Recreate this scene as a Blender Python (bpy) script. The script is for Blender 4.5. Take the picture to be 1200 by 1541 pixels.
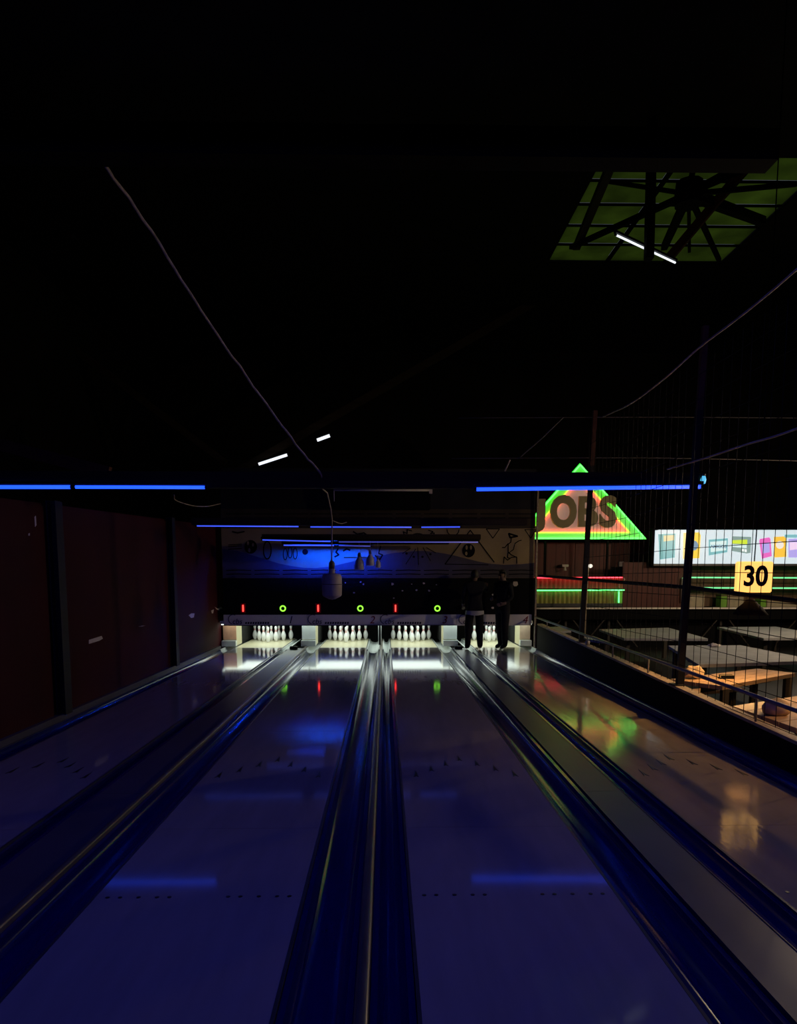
import bpy, bmesh, math, random
from mathutils import Vector, Matrix, Euler

random.seed(7)
sc = bpy.context.scene
COL = sc.collection
for o in list(bpy.data.objects):
    bpy.data.objects.remove(o)

# ------------------------------------------------------------------ camera
F, PPX, PPY, VX, VY, CH = 1100.0, 600.0, 990.0, 580.0, 865.0, 1.64
PITCH = math.atan((PPY - VY) / F)
YAW = -math.atan((PPX - VX) / F)
cd = bpy.data.cameras.new('camera')
cam = bpy.data.objects.new('camera', cd)
COL.objects.link(cam)
cam.location = (0, 0, CH)
cam.rotation_euler = (math.radians(90) - PITCH, 0, YAW)
cd.sensor_fit = 'HORIZONTAL'
cd.sensor_width = 36.0
cd.lens = F / 1200.0 * 36.0
cd.shift_y = (PPY - 770.5) / 1200.0
cd.clip_start = 0.05
cd.clip_end = 200
sc.camera = cam
CAM_R = Euler(cam.rotation_euler).to_matrix()

# ------------------------------------------------------------------ world, exposure
w = bpy.data.worlds.new('night_sky')
sc.world = w
w.use_nodes = True
bg = w.node_tree.nodes['Background']
bg.inputs[0].default_value = (0.55, 0.6, 0.75, 1)
bg.inputs[1].default_value = 0.30
sc.view_settings.view_transform = 'Standard'
sc.view_settings.look = 'None'
sc.view_settings.gamma = 1
sc.view_settings.exposure = 0.0
sc.view_settings.use_curve_mapping = False

BLUE = (0.010, 0.060, 1.0)
BLUE_L = 2.6

# ------------------------------------------------------------------ helpers
def ray(px, py):
    return (CAM_R @ Vector(((px - PPX) / F, -(py - PPY) / F, -1.0))).normalized()

def atY(px, py, y):
    r = ray(px, py)
    return Vector((0, 0, CH)) + r * (y / r.y)

def atZ(px, py, z):
    r = ray(px, py)
    return Vector((0, 0, CH)) + r * ((z - CH) / r.z)

def atX(px, py, x):
    r = ray(px, py)
    return Vector((0, 0, CH)) + r * (x / r.x)

def tag(o, label=None, cat=None, group=None, kind=None):
    if label: o['label'] = label
    if cat: o['category'] = cat
    if group: o['group'] = group
    if kind: o['kind'] = kind
    return o

def empty(name, loc, label=None, cat=None, group=None, kind=None):
    o = bpy.data.objects.new(name, None)
    o.empty_display_size = 0.1
    o.location = loc
    COL.objects.link(o)
    return tag(o, label, cat, group, kind)

def wloc(p):
    v = Vector((0, 0, 0))
    while p is not None:
        v = v + p.location
        p = p.parent
    return v

def mobj(name, verts, faces, m, parent=None, smooth=False):
    """verts in world metres; origin goes to the parent's, or to the base centre"""
    verts = [Vector(v) for v in verts]
    if parent is None:
        xs = [v.x for v in verts]; ys = [v.y for v in verts]; zs = [v.z for v in verts]
        org = Vector(((min(xs) + max(xs)) / 2, (min(ys) + max(ys)) / 2, min(zs)))
    else:
        org = wloc(parent)
    me = bpy.data.meshes.new(name)
    me.from_pydata([v - org for v in verts], [], faces)
    bm = bmesh.new(); bm.from_mesh(me)
    bmesh.ops.recalc_face_normals(bm, faces=bm.faces)
    bm.to_mesh(me); bm.free()
    if smooth:
        for p in me.polygons: p.use_smooth = True
    if m: me.materials.append(m)
    o = bpy.data.objects.new(name, me)
    COL.objects.link(o)
    if parent is None: o.location = org
    else: o.parent = parent
    return o

BF = [(0, 3, 2, 1), (4, 5, 6, 7), (0, 1, 5, 4), (1, 2, 6, 5), (2, 3, 7, 6), (3, 0, 4, 7)]
class MB:
    def __init__(s): s.v = []; s.f = []
    def add(s, v, f):
        n = len(s.v); s.v += [Vector(a) for a in v]; s.f += [tuple(i + n for i in q) for q in f]; return s
    def box(s, x0, x1, y0, y1, z0, z1):
        return s.add([(x0, y0, z0), (x1, y0, z0), (x1, y1, z0), (x0, y1, z0), (x0, y0, z1), (x1, y0, z1), (x1, y1, z1), (x0, y1, z1)], BF)
    def bar(s, a, b, wd, ht, up=(0, 0, 1)):
        a = Vector(a); b = Vector(b); d = (b - a).normalized()
        u = Vector(up)
        if abs(d.dot(u)) > 0.98: u = Vector((0, 1, 0))
        r = d.cross(u).normalized(); u = r.cross(d)
        r = r * wd / 2; u = u * ht / 2
        return s.add([a - r - u, a + r - u, a + r + u, a - r + u, b - r - u, b + r - u, b + r + u, b - r + u], BF)
    def tube(s, pts, r, seg=8, cap=True):
        pts = [Vector(p) for p in pts]
        rs = r if isinstance(r, (list, tuple)) else [r] * len(pts)
        V = []; Fc = []
        prev = None
        for i, p in enumerate(pts):
            d = (pts[min(i + 1, len(pts) - 1)] - pts[max(i - 1, 0)]).normalized()
            if prev is None:
                u = Vector((0, 0, 1)) if abs(d.z) < 0.9 else Vector((1, 0, 0))
            else: u = prev
            a = d.cross(u).normalized(); u = a.cross(d).normalized(); prev = u
            for k in range(seg):
                t = 2 * math.pi * k / seg
                V.append(p + (a * math.cos(t) + u * math.sin(t)) * rs[i])
        for i in range(len(pts) - 1):
            for k in range(seg):
                Fc.append((i * seg + k, i * seg + (k + 1) % seg, (i + 1) * seg + (k + 1) % seg, (i + 1) * seg + k))
        if cap:
            Fc.append(tuple(range(seg))[::-1]); Fc.append(tuple((len(pts) - 1) * seg + k for k in range(seg)))
        return s.add(V, Fc)
    def lathe(s, prof, c, seg=20, cap=True):
        """prof: (radius, z) from bottom to top; c: base centre"""
        c = Vector(c); V = []; Fc = []
        for r, z in prof:
            for k in range(seg):
                t = 2 * math.pi * k / seg
                V.append(c + Vector((r * math.cos(t), r * math.sin(t), z)))
        for i in range(len(prof) - 1):
            for k in range(seg):
                Fc.append((i * seg + k, i * seg + (k + 1) % seg, (i + 1) * seg + (k + 1) % seg, (i + 1) * seg + k))
        if cap and prof[0][0] > 1e-4: Fc.append(tuple(range(seg))[::-1])
        if cap and prof[-1][0] > 1e-4: Fc.append(tuple((len(prof) - 1) * seg + k for k in range(seg)))
        return s.add(V, Fc)
    def prismY(s, poly, y0, y1):
        """poly of (x, z) extruded along y"""
        n = len(poly)
        V = [(x, y0, z) for x, z in poly] + [(x, y1, z) for x, z in poly]
        Fc = [tuple(range(n)), tuple(range(2 * n - 1, n - 1, -1))]
        Fc += [(i, (i + 1) % n, n + (i + 1) % n, n + i) for i in range(n)]
        return s.add(V, Fc)
    def prismZ(s, poly, z0, z1):
        n = len(poly)
        V = [(x, y, z0) for x, y in poly] + [(x, y, z1) for x, y in poly]
        Fc = [tuple(range(n)), tuple(range(2 * n - 1, n - 1, -1))]
        Fc += [(i, (i + 1) % n, n + (i + 1) % n, n + i) for i in range(n)]
        return s.add(V, Fc)
    def build(s, name, m, parent=None, smooth=False):
        return mobj(name, s.v, s.f, m, parent, smooth)

def box(name, x0, x1, y0, y1, z0, z1, m, parent=None, bevel=0.0):
    o = MB().box(x0, x1, y0, y1, z0, z1).build(name, m, parent)
    if bevel:
        bm = bmesh.new(); bm.from_mesh(o.data)
        bmesh.ops.bevel(bm, geom=bm.edges[:], offset=bevel, segments=2, affect='EDGES', clamp_overlap=True)
        bm.to_mesh(o.data); bm.free()
    return o

def smooth_by_angle(o, deg=40):
    bm = bmesh.new(); bm.from_mesh(o.data)
    for f in bm.faces: f.smooth = True
    for e in bm.edges:
        if len(e.link_faces) == 2 and e.calc_face_angle(0) > math.radians(deg): e.smooth = False
    bm.to_mesh(o.data); bm.free()
    return o

# ------------------------------------------------------------------ materials
MATS = {}
def mat(name, col, rough=0.6, metal=0.0, spec=0.5, var=0.12, scale=6.0, bump=0.0, bscale=40.0, bdist=0.01, stretch=(1, 1, 1), coat=0.0, coatr=0.1):
    m = bpy.data.materials.new(name); m.use_nodes = True
    nt = m.node_tree; N = nt.nodes; L = nt.links
    b = N['Principled BSDF']
    tc = N.new('ShaderNodeTexCoord'); mp = N.new('ShaderNodeMapping'); mp.inputs['Scale'].default_value = stretch
    L.new(tc.outputs['Object'], mp.inputs[0])
    nz = N.new('ShaderNodeTexNoise'); nz.inputs['Scale'].default_value = scale; nz.inputs['Detail'].default_value = 4
    L.new(mp.outputs[0], nz.inputs['Vector'])
    rp = N.new('ShaderNodeValToRGB')
    rp.color_ramp.elements[0].position = 0.3; rp.color_ramp.elements[1].position = 0.7
    rp.color_ramp.elements[0].color = tuple(max(0, c * (1 - var)) for c in col) + (1,)
    rp.color_ramp.elements[1].color = tuple(min(1, c * (1 + var)) for c in col) + (1,)
    L.new(nz.outputs['Fac'], rp.inputs[0]); L.new(rp.outputs[0], b.inputs['Base Color'])
    b.inputs['Roughness'].default_value = rough; b.inputs['Metallic'].default_value = metal
    b.inputs['Specular IOR Level'].default_value = spec
    b.inputs['Coat Weight'].default_value = coat; b.inputs['Coat Roughness'].default_value = coatr
    if bump:
        n2 = N.new('ShaderNodeTexNoise'); n2.inputs['Scale'].default_value = bscale; n2.inputs['Detail'].default_value = 3
        L.new(mp.outputs[0], n2.inputs['Vector'])
        bp = N.new('ShaderNodeBump'); bp.inputs['Strength'].default_value = bump; bp.inputs['Distance'].default_value = bdist
        L.new(n2.outputs['Fac'], bp.inputs['Height']); L.new(bp.outputs[0], b.inputs['Normal'])
    MATS[name] = m
    return m

def emit(name, col, strength, base=(0.5, 0.5, 0.5)):
    m = bpy.data.materials.new(name); m.use_nodes = True
    b = m.node_tree.nodes['Principled BSDF']
    b.inputs['Base Color'].default_value = tuple(base) + (1,)
    b.inputs['Roughness'].default_value = 0.3
    b.inputs['Emission Color'].default_value = tuple(col) + (1,)
    b.inputs['Emission Strength'].default_value = strength
    MATS[name] = m
    return m

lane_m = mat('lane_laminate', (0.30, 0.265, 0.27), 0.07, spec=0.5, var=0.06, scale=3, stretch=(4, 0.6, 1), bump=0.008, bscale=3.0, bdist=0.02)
lane4_m = mat('warm_light_lane_laminate', (0.40, 0.33, 0.19), 0.10, spec=0.6, var=0.10, scale=2.5, stretch=(3, 0.8, 1), bump=0.05, bscale=5.0, bdist=0.02)  # warm lamp light on the fence-side lane is put into this colour
deck_m = mat('pin_deck_maple', (0.60, 0.55, 0.36), 0.30, var=0.06, scale=5, stretch=(8, 0.6, 1))
mark_m = mat('inlay_dark', (0.015, 0.012, 0.012), 0.4)
gutter_m = mat('blue_gutter_plastic', (0.008, 0.012, 0.105), 0.16, spec=0.5, var=0.15, scale=4, stretch=(6, 0.5, 1), bump=0.10, bscale=4, bdist=0.012)
cap_m = mat('brown_cap_metal', (0.20, 0.165, 0.125), 0.30, metal=0.5, var=0.2, scale=5, stretch=(4, 0.5, 1), bump=0.2, bscale=6, bdist=0.006)
divl_m = mat('divider_board_grey', (0.085, 0.078, 0.09), 0.35, var=0.1, scale=3)
trim_m = mat('dark_edge_trim', (0.05, 0.05, 0.06), 0.3)
white_m = mat('white_enamel', (0.62, 0.66, 0.64), 0.35, var=0.05)
pin_m = mat('pin_white', (0.80, 0.80, 0.80), 0.25, var=0.02, coat=0.3)
pinred_m = mat('pin_red_ring', (0.62, 0.02, 0.03), 0.35)
black_m = mat('flat_black', (0.0045, 0.0045, 0.005), 0.8, spec=0.1)
pitblack_m = mat('pit_black', (0.012, 0.012, 0.012), 0.9, spec=0.1)
board_m = mat('number_board_grey', (0.68, 0.64, 0.63), 0.6, var=0.05, spec=0.2)
ink_m = mat('dark_blue_ink', (0.012, 0.012, 0.035), 0.6, spec=0.2)
redink_m = mat('dark_red_ink', (0.16, 0.010, 0.015), 0.6, spec=0.2)
tan_m = mat('mural_tan', (0.33, 0.25, 0.125), 0.8, var=0.12, scale=2, spec=0.1)
taupe_m = mat('mural_taupe', (0.085, 0.075, 0.085), 0.8, var=0.15, scale=2, spec=0.1)
upper_m = mat('upper_band_brown', (0.055, 0.042, 0.028), 0.8, var=0.2, scale=2, spec=0.1)
upper2_m = mat('upper_board_dark', (0.022, 0.022, 0.024), 0.8, var=0.2, scale=2, spec=0.1)
redwall_m = mat('dark_red_panel', (0.042, 0.0035, 0.006), 0.75, var=0.18, scale=1.3, spec=0.15)
steel_m = mat('black_steel', (0.014, 0.013, 0.013), 0.6, spec=0.25)
rust_m = mat('rusty_steel', (0.12, 0.04, 0.018), 0.7, var=0.4, scale=5)
beam_m = mat('dark_brown_timber', (0.040, 0.028, 0.018), 0.8, var=0.25, scale=3, stretch=(0.4, 3, 3), spec=0.15)
roof_m = mat('dark_roof', (0.012, 0.011, 0.010), 0.9, var=0.3, scale=1, spec=0.05)  # very dark roof colour, varied by noise
floor_m = mat('hall_floor_dark', (0.007, 0.006, 0.006), 0.6, var=0.3, scale=1.2)
paper_m = mat('torn_paper', (0.62, 0.55, 0.50), 0.8, var=0.1)
cable_m = mat('grimy_cable', (0.50, 0.40, 0.33), 0.7, var=0.25, scale=12)
shade_m = mat('pendant_shade_cream', (0.50, 0.42, 0.36), 0.5, var=0.1, scale=8)
brass_m = mat('lamp_neck_brown', (0.10, 0.07, 0.05), 0.5)
pipe_m = mat('handrail_grey', (0.26, 0.25, 0.24), 0.4, metal=0.3, var=0.2)
sill_m = mat('sill_worn_wood', (0.36, 0.28, 0.19), 0.6, var=0.35, scale=8, stretch=(3, 0.8, 3))
sidewall_m = mat('low_wall_black', (0.006, 0.005, 0.006), 0.8, spec=0.1)
wood_m = mat('table_plank', (0.42, 0.27, 0.15), 0.45, var=0.2, scale=3, stretch=(1, 1, 1))
cloth_m = mat('grey_table_cover', (0.33, 0.33, 0.33), 0.55, var=0.15, scale=3, bump=0.4, bscale=7, bdist=0.03)
leg_m = mat('table_leg_dark', (0.03, 0.022, 0.015), 0.6)
plank_m = mat('kiosk_red_plank', (0.10, 0.018, 0.010), 0.6, var=0.3, scale=3, stretch=(3, 3, 0.4))
brownplank_m = mat('kiosk_brown_plank', (0.13, 0.065, 0.03), 0.6, var=0.3, scale=3, stretch=(3, 3, 0.4))
corr_r = mat('corrugated_red', (0.45, 0.10, 0.08), 0.5, var=0.1)
corr_g = mat('corrugated_yellow', (0.40, 0.34, 0.10), 0.5, var=0.1)
letter_m = mat('olive_letter', (0.34, 0.28, 0.13), 0.6, var=0.05)
signface_m = mat('sign_face_cream', (0.62, 0.52, 0.45), 0.6, var=0.05)
signface_m.node_tree.nodes['Principled BSDF'].inputs['Emission Color'].default_value = (0.62, 0.47, 0.38, 1)
signface_m.node_tree.nodes['Principled BSDF'].inputs['Emission Strength'].default_value = 0.24  # faint glow stands in for ambient light on the sign face
skin_m = mat('skin', (0.16, 0.10, 0.075), 0.6)
jacket_m = mat('black_jacket', (0.012, 0.012, 0.014), 0.85, spec=0.1)
trouser_m = mat('dark_trousers', (0.014, 0.014, 0.018), 0.85, spec=0.1)
shirt_m = mat('pale_shirt_hem', (0.34, 0.34, 0.36), 0.8, spec=0.1)
shoe_m = mat('dark_shoe', (0.014, 0.012, 0.012), 0.5)
hair_m = mat('dark_hair', (0.010, 0.008, 0.007), 0.6)
greenbox_m = mat('lime_box', (0.22, 0.50, 0.05), 0.5)
palebox_m = mat('pale_box', (0.50, 0.42, 0.28), 0.5)
glassjar_m = mat('frosted_jar', (0.45, 0.45, 0.62), 0.25, var=0.05)
trussm = mat('truss_black', (0.010, 0.010, 0.008), 0.9, spec=0.05)

blue_e = emit('blue_tube_glow', BLUE, BLUE_L)
blue_fill_e = emit('blue_fill_tube', (0.06, 0.085, 1.0), 56.0)
blue_dim_e = emit('blue_tube_faint', (0.05, 0.10, 1.0), 1.1)
red_e = emit('red_neon', (1.0, 0.030, 0.02), 7.0)
green_e = emit('green_neon', (0.08, 1.0, 0.10), 3.0)
greenband_e = emit('green_border_glow', (0.0, 1.0, 0.010), 0.55)  # border glow stands in for green tube light on a panel
yellow_e = emit('yellow_green_neon', (0.80, 1.0, 0.06), 1.1)
ringg_e = emit('green_ring', (0.26, 1.0, 0.03), 2.0)
barr_e = emit('red_bar', (1.0, 0.03, 0.02), 5.0)
pinlight_e = emit('pin_light_diffuser', (0.86, 1.0, 0.92), 2.0)
white_e = emit('white_tube', (0.86, 0.92, 1.0), 1.2)
bulb_e = emit('warm_bulb', (1.0, 0.56, 0.20), 2600.0)
knob_e = emit('cyan_glow', (0.10, 0.55, 0.9), 1.0)

def textmesh(name, body, size, loc, m, parent, extrude=0.01, offset=0.0, rot=(math.pi / 2, 0, 0), shear=0.0, sx=1.0, sy=1.0):
    cu = bpy.data.curves.new('tmp', 'FONT')
    cu.body = body; cu.size = size; cu.extrude = extrude; cu.offset = offset; cu.shear = shear
    cu.align_x = 'CENTER'; cu.align_y = 'CENTER'; cu.resolution_u = 4
    to = bpy.data.objects.new('tmp', cu); COL.objects.link(to)
    bpy.context.view_layer.update()
    dg = bpy.context.evaluated_depsgraph_get()
    me = bpy.data.meshes.new_from_object(to.evaluated_get(dg))
    bpy.data.objects.remove(to); bpy.data.curves.remove(cu)
    me.name = name
    me.transform(Matrix.Diagonal((sx, sy, 1, 1)))
    me.transform(Euler(rot).to_matrix().to_4x4())
    me.materials.clear(); me.materials.append(m)
    o = bpy.data.objects.new(name, me); COL.objects.link(o)
    o.parent = parent
    o.location = Vector(loc) - wloc(parent)
    return o

# ------------------------------------------------------------------ added fill lamps outside the picture, for warm ambient light
HALL = (1.0, 0.76, 0.50); HALL_L = 2100.0
hall_e = emit('hall_fill_bulb', HALL, HALL_L)
def hall_fill_lamp(x, y, z, label):
    o = empty('hall_fill_pendant', (x, y, z), label, 'lamp', 'added hall pendants')
    MB().lathe([(0.0, 0.0), (0.04, 0.015), (0.06, 0.06), (0.04, 0.11), (0.0, 0.12)], (x, y, z), 12).build('bulb', hall_e, o, True)
    MB().lathe([(0.12, 0.13), (0.14, 0.10), (0.05, 0.19), (0.03, 0.22)], (x, y, z), 16, cap=False).build('reflector', steel_m, o, True)
    MB().tube([(x, y, z + 0.2), (x, y, 9.5)], 0.008, 6).build('cord', steel_m, o)
hall_fill_lamp(8.4, 11.5, 3.0, 'added unseen pendant over the hall tables, nearer the camera')
hall_fill_lamp(10.4, 15.2, 3.0, 'added unseen pendant over the hall tables, nearer the kiosks')

# ------------------------------------------------------------------ building shell
tag(box('floor', -9, 17, -6, 27, -0.60, -0.45, floor_m), kind='structure')
tag(box('wall_far', -9, 17, 27, 27.2, -0.6, 10.2, roof_m), kind='structure')
tag(box('wall_behind_camera', -9, 17, -6.2, -6, -0.6, 10.2, roof_m), kind='structure')
tag(box('wall_outer_left', -9.2, -9, -6, 27, -0.6, 10.2, roof_m), kind='structure')
tag(box('wall_outer_right', 17, 17.2, -6, 27, -0.6, 10.2, roof_m), kind='structure')
SZ = 9.5
SX0, SX1, SY0, SY1 = 4.15, 8.6, atZ(1000, 236, SZ).y, atZ(1000, 398, SZ).y
cb = MB()
cb.box(-9, SX0, -6, 27, SZ, SZ + 0.2).box(SX1, 17, -6, 27, SZ, SZ + 0.2)
cb.box(SX0, SX1, -6, SY0, SZ, SZ + 0.2).box(SX0, SX1, SY1, 27, SZ, SZ + 0.2)
tag(cb.build('ceiling', roof_m), kind='structure')

# skylight: grimy green panes between purlins, in the roof opening
pane_m = bpy.data.materials.new('grimy_green_pane'); pane_m.use_nodes = True
nt = pane_m.node_tree; nt.nodes.clear()
om = nt.nodes.new('ShaderNodeOutputMaterial'); tr = nt.nodes.new('ShaderNodeBsdfTranslucent')
nz = nt.nodes.new('ShaderNodeTexNoise'); nz.inputs['Scale'].default_value = 0.9; nz.inputs['Detail'].default_value = 5
tcn = nt.nodes.new('ShaderNodeTexCoord'); rp = nt.nodes.new('ShaderNodeValToRGB')
rp.color_ramp.elements[0].position = 0.35; rp.color_ramp.elements[1].position = 0.75
rp.color_ramp.elements[0].color = (0.20, 0.25, 0.08, 1); rp.color_ramp.elements[1].color = (0.36, 0.46, 0.13, 1)
nt.links.new(tcn.outputs['Object'], nz.inputs['Vector']); nt.links.new(nz.outputs['Fac'], rp.inputs[0])
nt.links.new(rp.outputs[0], tr.inputs[0]); nt.links.new(tr.outputs[0], om.inputs[0])
sky = empty('window_1', (6.4, (SY0 + SY1) / 2, SZ), 'grimy green skylight with dark purlins high in the roof', 'skylight', kind='structure')
nx, ny = 3, 5
for i in range(nx):
    for j in range(ny):
        x0 = SX0 + (SX1 - SX0) * i / nx; x1 = SX0 + (SX1 - SX0) * (i + 1) / nx
        y0 = SY0 + (SY1 - SY0) * j / ny; y1 = SY0 + (SY1 - SY0) * (j + 1) / ny
        box('pane', x0 + 0.02, x1 - 0.02, y0 + 0.02, y1 - 0.02, SZ + 0.08, SZ + 0.09, pane_m, sky)
for j in range(1, ny):
    y = SY0 + (SY1 - SY0) * j / ny
    box('purlin', SX0, SX1, y - 0.015, y + 0.015, SZ + 0.03, SZ + 0.08, trussm, sky)
for i in range(1, nx):
    x = SX0 + (SX1 - SX0) * i / nx
    box('rafter', x - 0.025, x + 0.025, SY0, SY1, SZ - 0.04, SZ + 0.07, trussm, sky)

# steel truss node with radiating struts under the skylight
hub = atY(1037, 292, 14.1)
tr_o = empty('roof_truss', hub, 'dark steel truss hub with radiating struts under the green skylight', 'truss')
MB().lathe([(0.0, -0.22), (0.24, -0.2), (0.26, 0.0), (0.24, 0.2), (0.0, 0.22)], hub, 10).build('hub_plate', trussm, tr_o)
for px, py, wd in ((1046, 240, .09), (915, 273, .07), (860, 372, .10), (1000, 372, .14), (1038, 378, .07), (1083, 392, .09), (1148, 333, .16), (1200, 277, .08), (1120, 245, .13), (1160, 240, .08)):
    MB().bar(hub, atZ(px, py, SZ - 0.05), wd, wd).build('strut', trussm, tr_o)
a = atZ(1132, 240, SZ - 0.1); b = atY(1004, 392, 15.2)
tag(MB().bar(a, b, 0.10, 0.16).build('roof_brace', rust_m), 'rust-tinged diagonal roof brace crossing the green skylight', 'brace')
b = atY(977, 390, 13.6); a = Vector((b.x - .03, 13.6, SZ))
tag(MB().bar(a, b, 0.14, 0.14).build('hanger_post', trussm), 'dark vertical hanger post in front of the green skylight', 'post')
a = atZ(925, 236, SZ - 0.05); b = atZ(868, 372, SZ - 0.05)
tag(MB().bar(a, b, 0.16, 0.14).build('roof_rafter', beam_m), 'dark rafter along the left edge of the green skylight', 'rafter')

def tube_light(name, a, b, r, em, label, cat, group=None, housing=True, hm=None, bracket=None):
    a = Vector(a); b = Vector(b); d = (b - a).normalized()
    o = empty(name, (a + b) / 2, label, cat, group)
    MB().tube([a + d * 0.028, b - d * 0.028], r, 10).build('glowing_tube', em, o, True)
    MB().tube([a, a + d * 0.03], r * 1.15, 10).build('end_cap', hm or trim_m, o)
    MB().tube([b - d * 0.03, b], r * 1.15, 10).build('end_cap', hm or trim_m, o)
    if bracket:
        for t in (.25, .75):
            q = a.lerp(b, t) + Vector((0, 0, r + .04)); MB().bar(q, q + bracket, .025, .025).build('bracket', hm or steel_m, o)
    if housing:
        u = Vector((0, 0, 1)) * (r + 0.03)
        MB().bar(a + u, b + u, 0.06, 0.04).build('housing', hm or steel_m, o)
    return o
tube_light('fluorescent_tube', atY(926, 353, 13.4), atY(1018, 396, 14.4), 0.018, white_e, 'white fluorescent tube slanting below the green skylight', 'lamp')

# rafters of the far roof, with two white tubes
def rafter(p, q, d, wd, label, m=beam_m):
    return tag(MB().bar(atY(*p, d), atY(*q, d), wd, 0.2).build('roof_rafter', m), label, 'rafter')
rafter((0, 440), (340, 697), 22.4, 0.18, 'long dark rafter sloping down to the right above the red wall')
rafter((360, 708), (845, 432), 22.5, 0.18, 'long dark rafter rising to the right above the mural')
tube_light('fluorescent_tube', atY(388, 699, 22.0), atY(434, 684, 22.0), 0.040, white_e, 'lower white fluorescent tube on the rafter above the mural', 'lamp', bracket=Vector((0, .5, 0.05)))
tube_light('fluorescent_tube', atY(476, 663, 22.0), atY(498, 655, 22.0), 0.045, white_e, 'upper short white fluorescent tube on the rafter above the mural', 'lamp', bracket=Vector((0, .5, 0.05)))
rafter((-5, 668), (165, 712), 12.5, 0.12, 'rusty low brace above the left end of the blue tube', rust_m)

# ------------------------------------------------------------------ lane bed platform
YD, YB = 16.5, 19.4          # board plane / pit back
Y0 = 0.4
tag(box('floor_lane_platform', -3.74, 3.42, -3.0, YB, -0.45, -0.16, pitblack_m), kind='structure')
tag(box('floor_approach', -3.74, 3.42, -3.0, Y0 - 0.02, -0.16, 0.0, lane_m), kind='structure')

LANES = [(-3.40, -2.33), (-1.49, -0.427), (0.13, 1.19), (2.02, 3.09)]
arrow_pix = [(-2.9, 0)]
me_cache = {}
ordn = ['leftmost', 'second', 'third', 'rightmost']
for li, (x0, x1) in enumerate(LANES):
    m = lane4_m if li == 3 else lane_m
    o = empty('bowling_lane', ((x0 + x1) / 2, 9, -0.10),
              ['dark blue-lit bowling lane beside the red wall', 'bowling lane left of the central rail, ending under number 2',
               'bowling lane right of the central rail, ending under number 3', 'warm-lit bumpy bowling lane beside the wire fence'][li], 'bowling lane', 'bowling lanes')
    cuts = [Y0, 4.62, 7.6, 10.7, 13.4, YD]
    for a, b in zip(cuts[:-1], cuts[1:]):
        box('lane_panel', x0 + 0.004, x1 - 0.004, a + 0.0015, b - 0.0015, -0.10, 0.0, m, o)
    box('pin_deck', x0 + 0.004, x1 - 0.004, YD + 0.003, 18.95, -0.10, 0.0, deck_m, o)
    box('edge_trim', x0 - 0.012, x0 + 0.003, Y0, 18.95, -0.10, 0.001, trim_m, o)
    box('edge_trim', x1 - 0.003, x1 + 0.012, Y0, 18.95, -0.10, 0.001, trim_m, o)
    xc = (x0 + x1) / 2; bw = (x1 - x0) / 39.0
    for k in range(-3, 4):
        ax = xc + k * 5 * bw
        ay = 6.42 - abs(k) * 0.17
        s = 0.040
        MB().prismZ([(ax - s / 2, ay - 0.10), (ax, ay - 0.06), (ax + s / 2, ay - 0.10), (ax, ay + 0.10)], 0.0005, 0.0025).build('arrow_marker', mark_m, o)
    for k in (-17, -15, -12, -9, -7, 7, 9, 12, 15, 17):
        kk = math.copysign(5.5 + (abs(k) - 7) * 1.15, k)
        MB().lathe([(0.011, 0.0005), (0.011, 0.0025)], (xc + kk * bw, 3.60, 0), 8).build('guide_dot', mark_m, o)

# gutters: shallow troughs with two lips
def gutter(x0, x1, label, depth=0.085):
    lip = 0.028
    prof = []
    n = 12
    outer = []
    cx = (x0 + x1) / 2; R = (x1 - x0) / 2 - lip
    prof = [(x0, -0.012), (x0 + lip, -0.012)]
    for i in range(1, n):
        t = math.pi * i / n
        prof.append((cx - R * math.cos(t), -0.012 - depth * math.sin(t) ** 0.8))
    prof += [(x1 - lip, -0.012), (x1, -0.012)]
    poly = prof + [(x1, -0.15), (x0, -0.15)]
    V = []; Fc = []
    ys = [Y0, 16.2]
    mb = MB()
    npf = len(prof)
    o = empty('gutter', (cx, 8, -0.15), label, 'gutter', 'blue gutters along the lanes')
    for j, y in enumerate(ys):
        V += [(x, y, z) for x, z in prof]
    for i in range(npf - 1):
        Fc.append((i, i + 1, npf + i + 1, npf + i))
    V += [(x0, y, -0.15) for y in ys] + [(x1, y, -0.15) for y in ys]
    b = 2 * npf
    Fc += [(0, npf, b + 1, b), (npf - 1, b + 2, b + 3, 2 * npf - 1), (b, b + 1, b + 3, b + 2)]
    t = mobj('trough', V, Fc, gutter_m, o, True)
    smooth_by_angle(t, 35)
    # pale ramp at the pin end
    V = []; Fc = []
    for j, (y, dz) in enumerate(((16.2, 0.0), (17.6, 0.0), (18.9, 0.0))):
        V += [(x, y, z + 0.002) for x, z in prof]
    for j in range(2):
        for i in range(npf - 1):
            Fc.append((j * npf + i, j * npf + i + 1, (j + 1) * npf + i + 1, (j + 1) * npf + i))
    e = mobj('end_section', V, Fc, white_m, o, True)
    return o
gutter(-3.68, -3.415, 'dark gutter between the red wall and the leftmost lane')
gutter(-2.315, -2.17, 'narrow gutter on the right side of the leftmost lane')
gutter(-1.785, -1.505, 'blue gutter on the left side of lane ending under number 2')
gutter(-0.412, -0.125, 'blue gutter just left of the central metal rail')
gutter(-0.062, 0.115, 'blue gutter just right of the central metal rail')
gutter(1.205, 1.50, 'wide blue gutter on the right side of lane ending under number 3')
gutter(1.815, 2.005, 'narrow blue gutter on the left side of the fence-side lane')
gutter(3.105, 3.40, 'dark gutter between the fence-side lane and the low wall')

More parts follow.
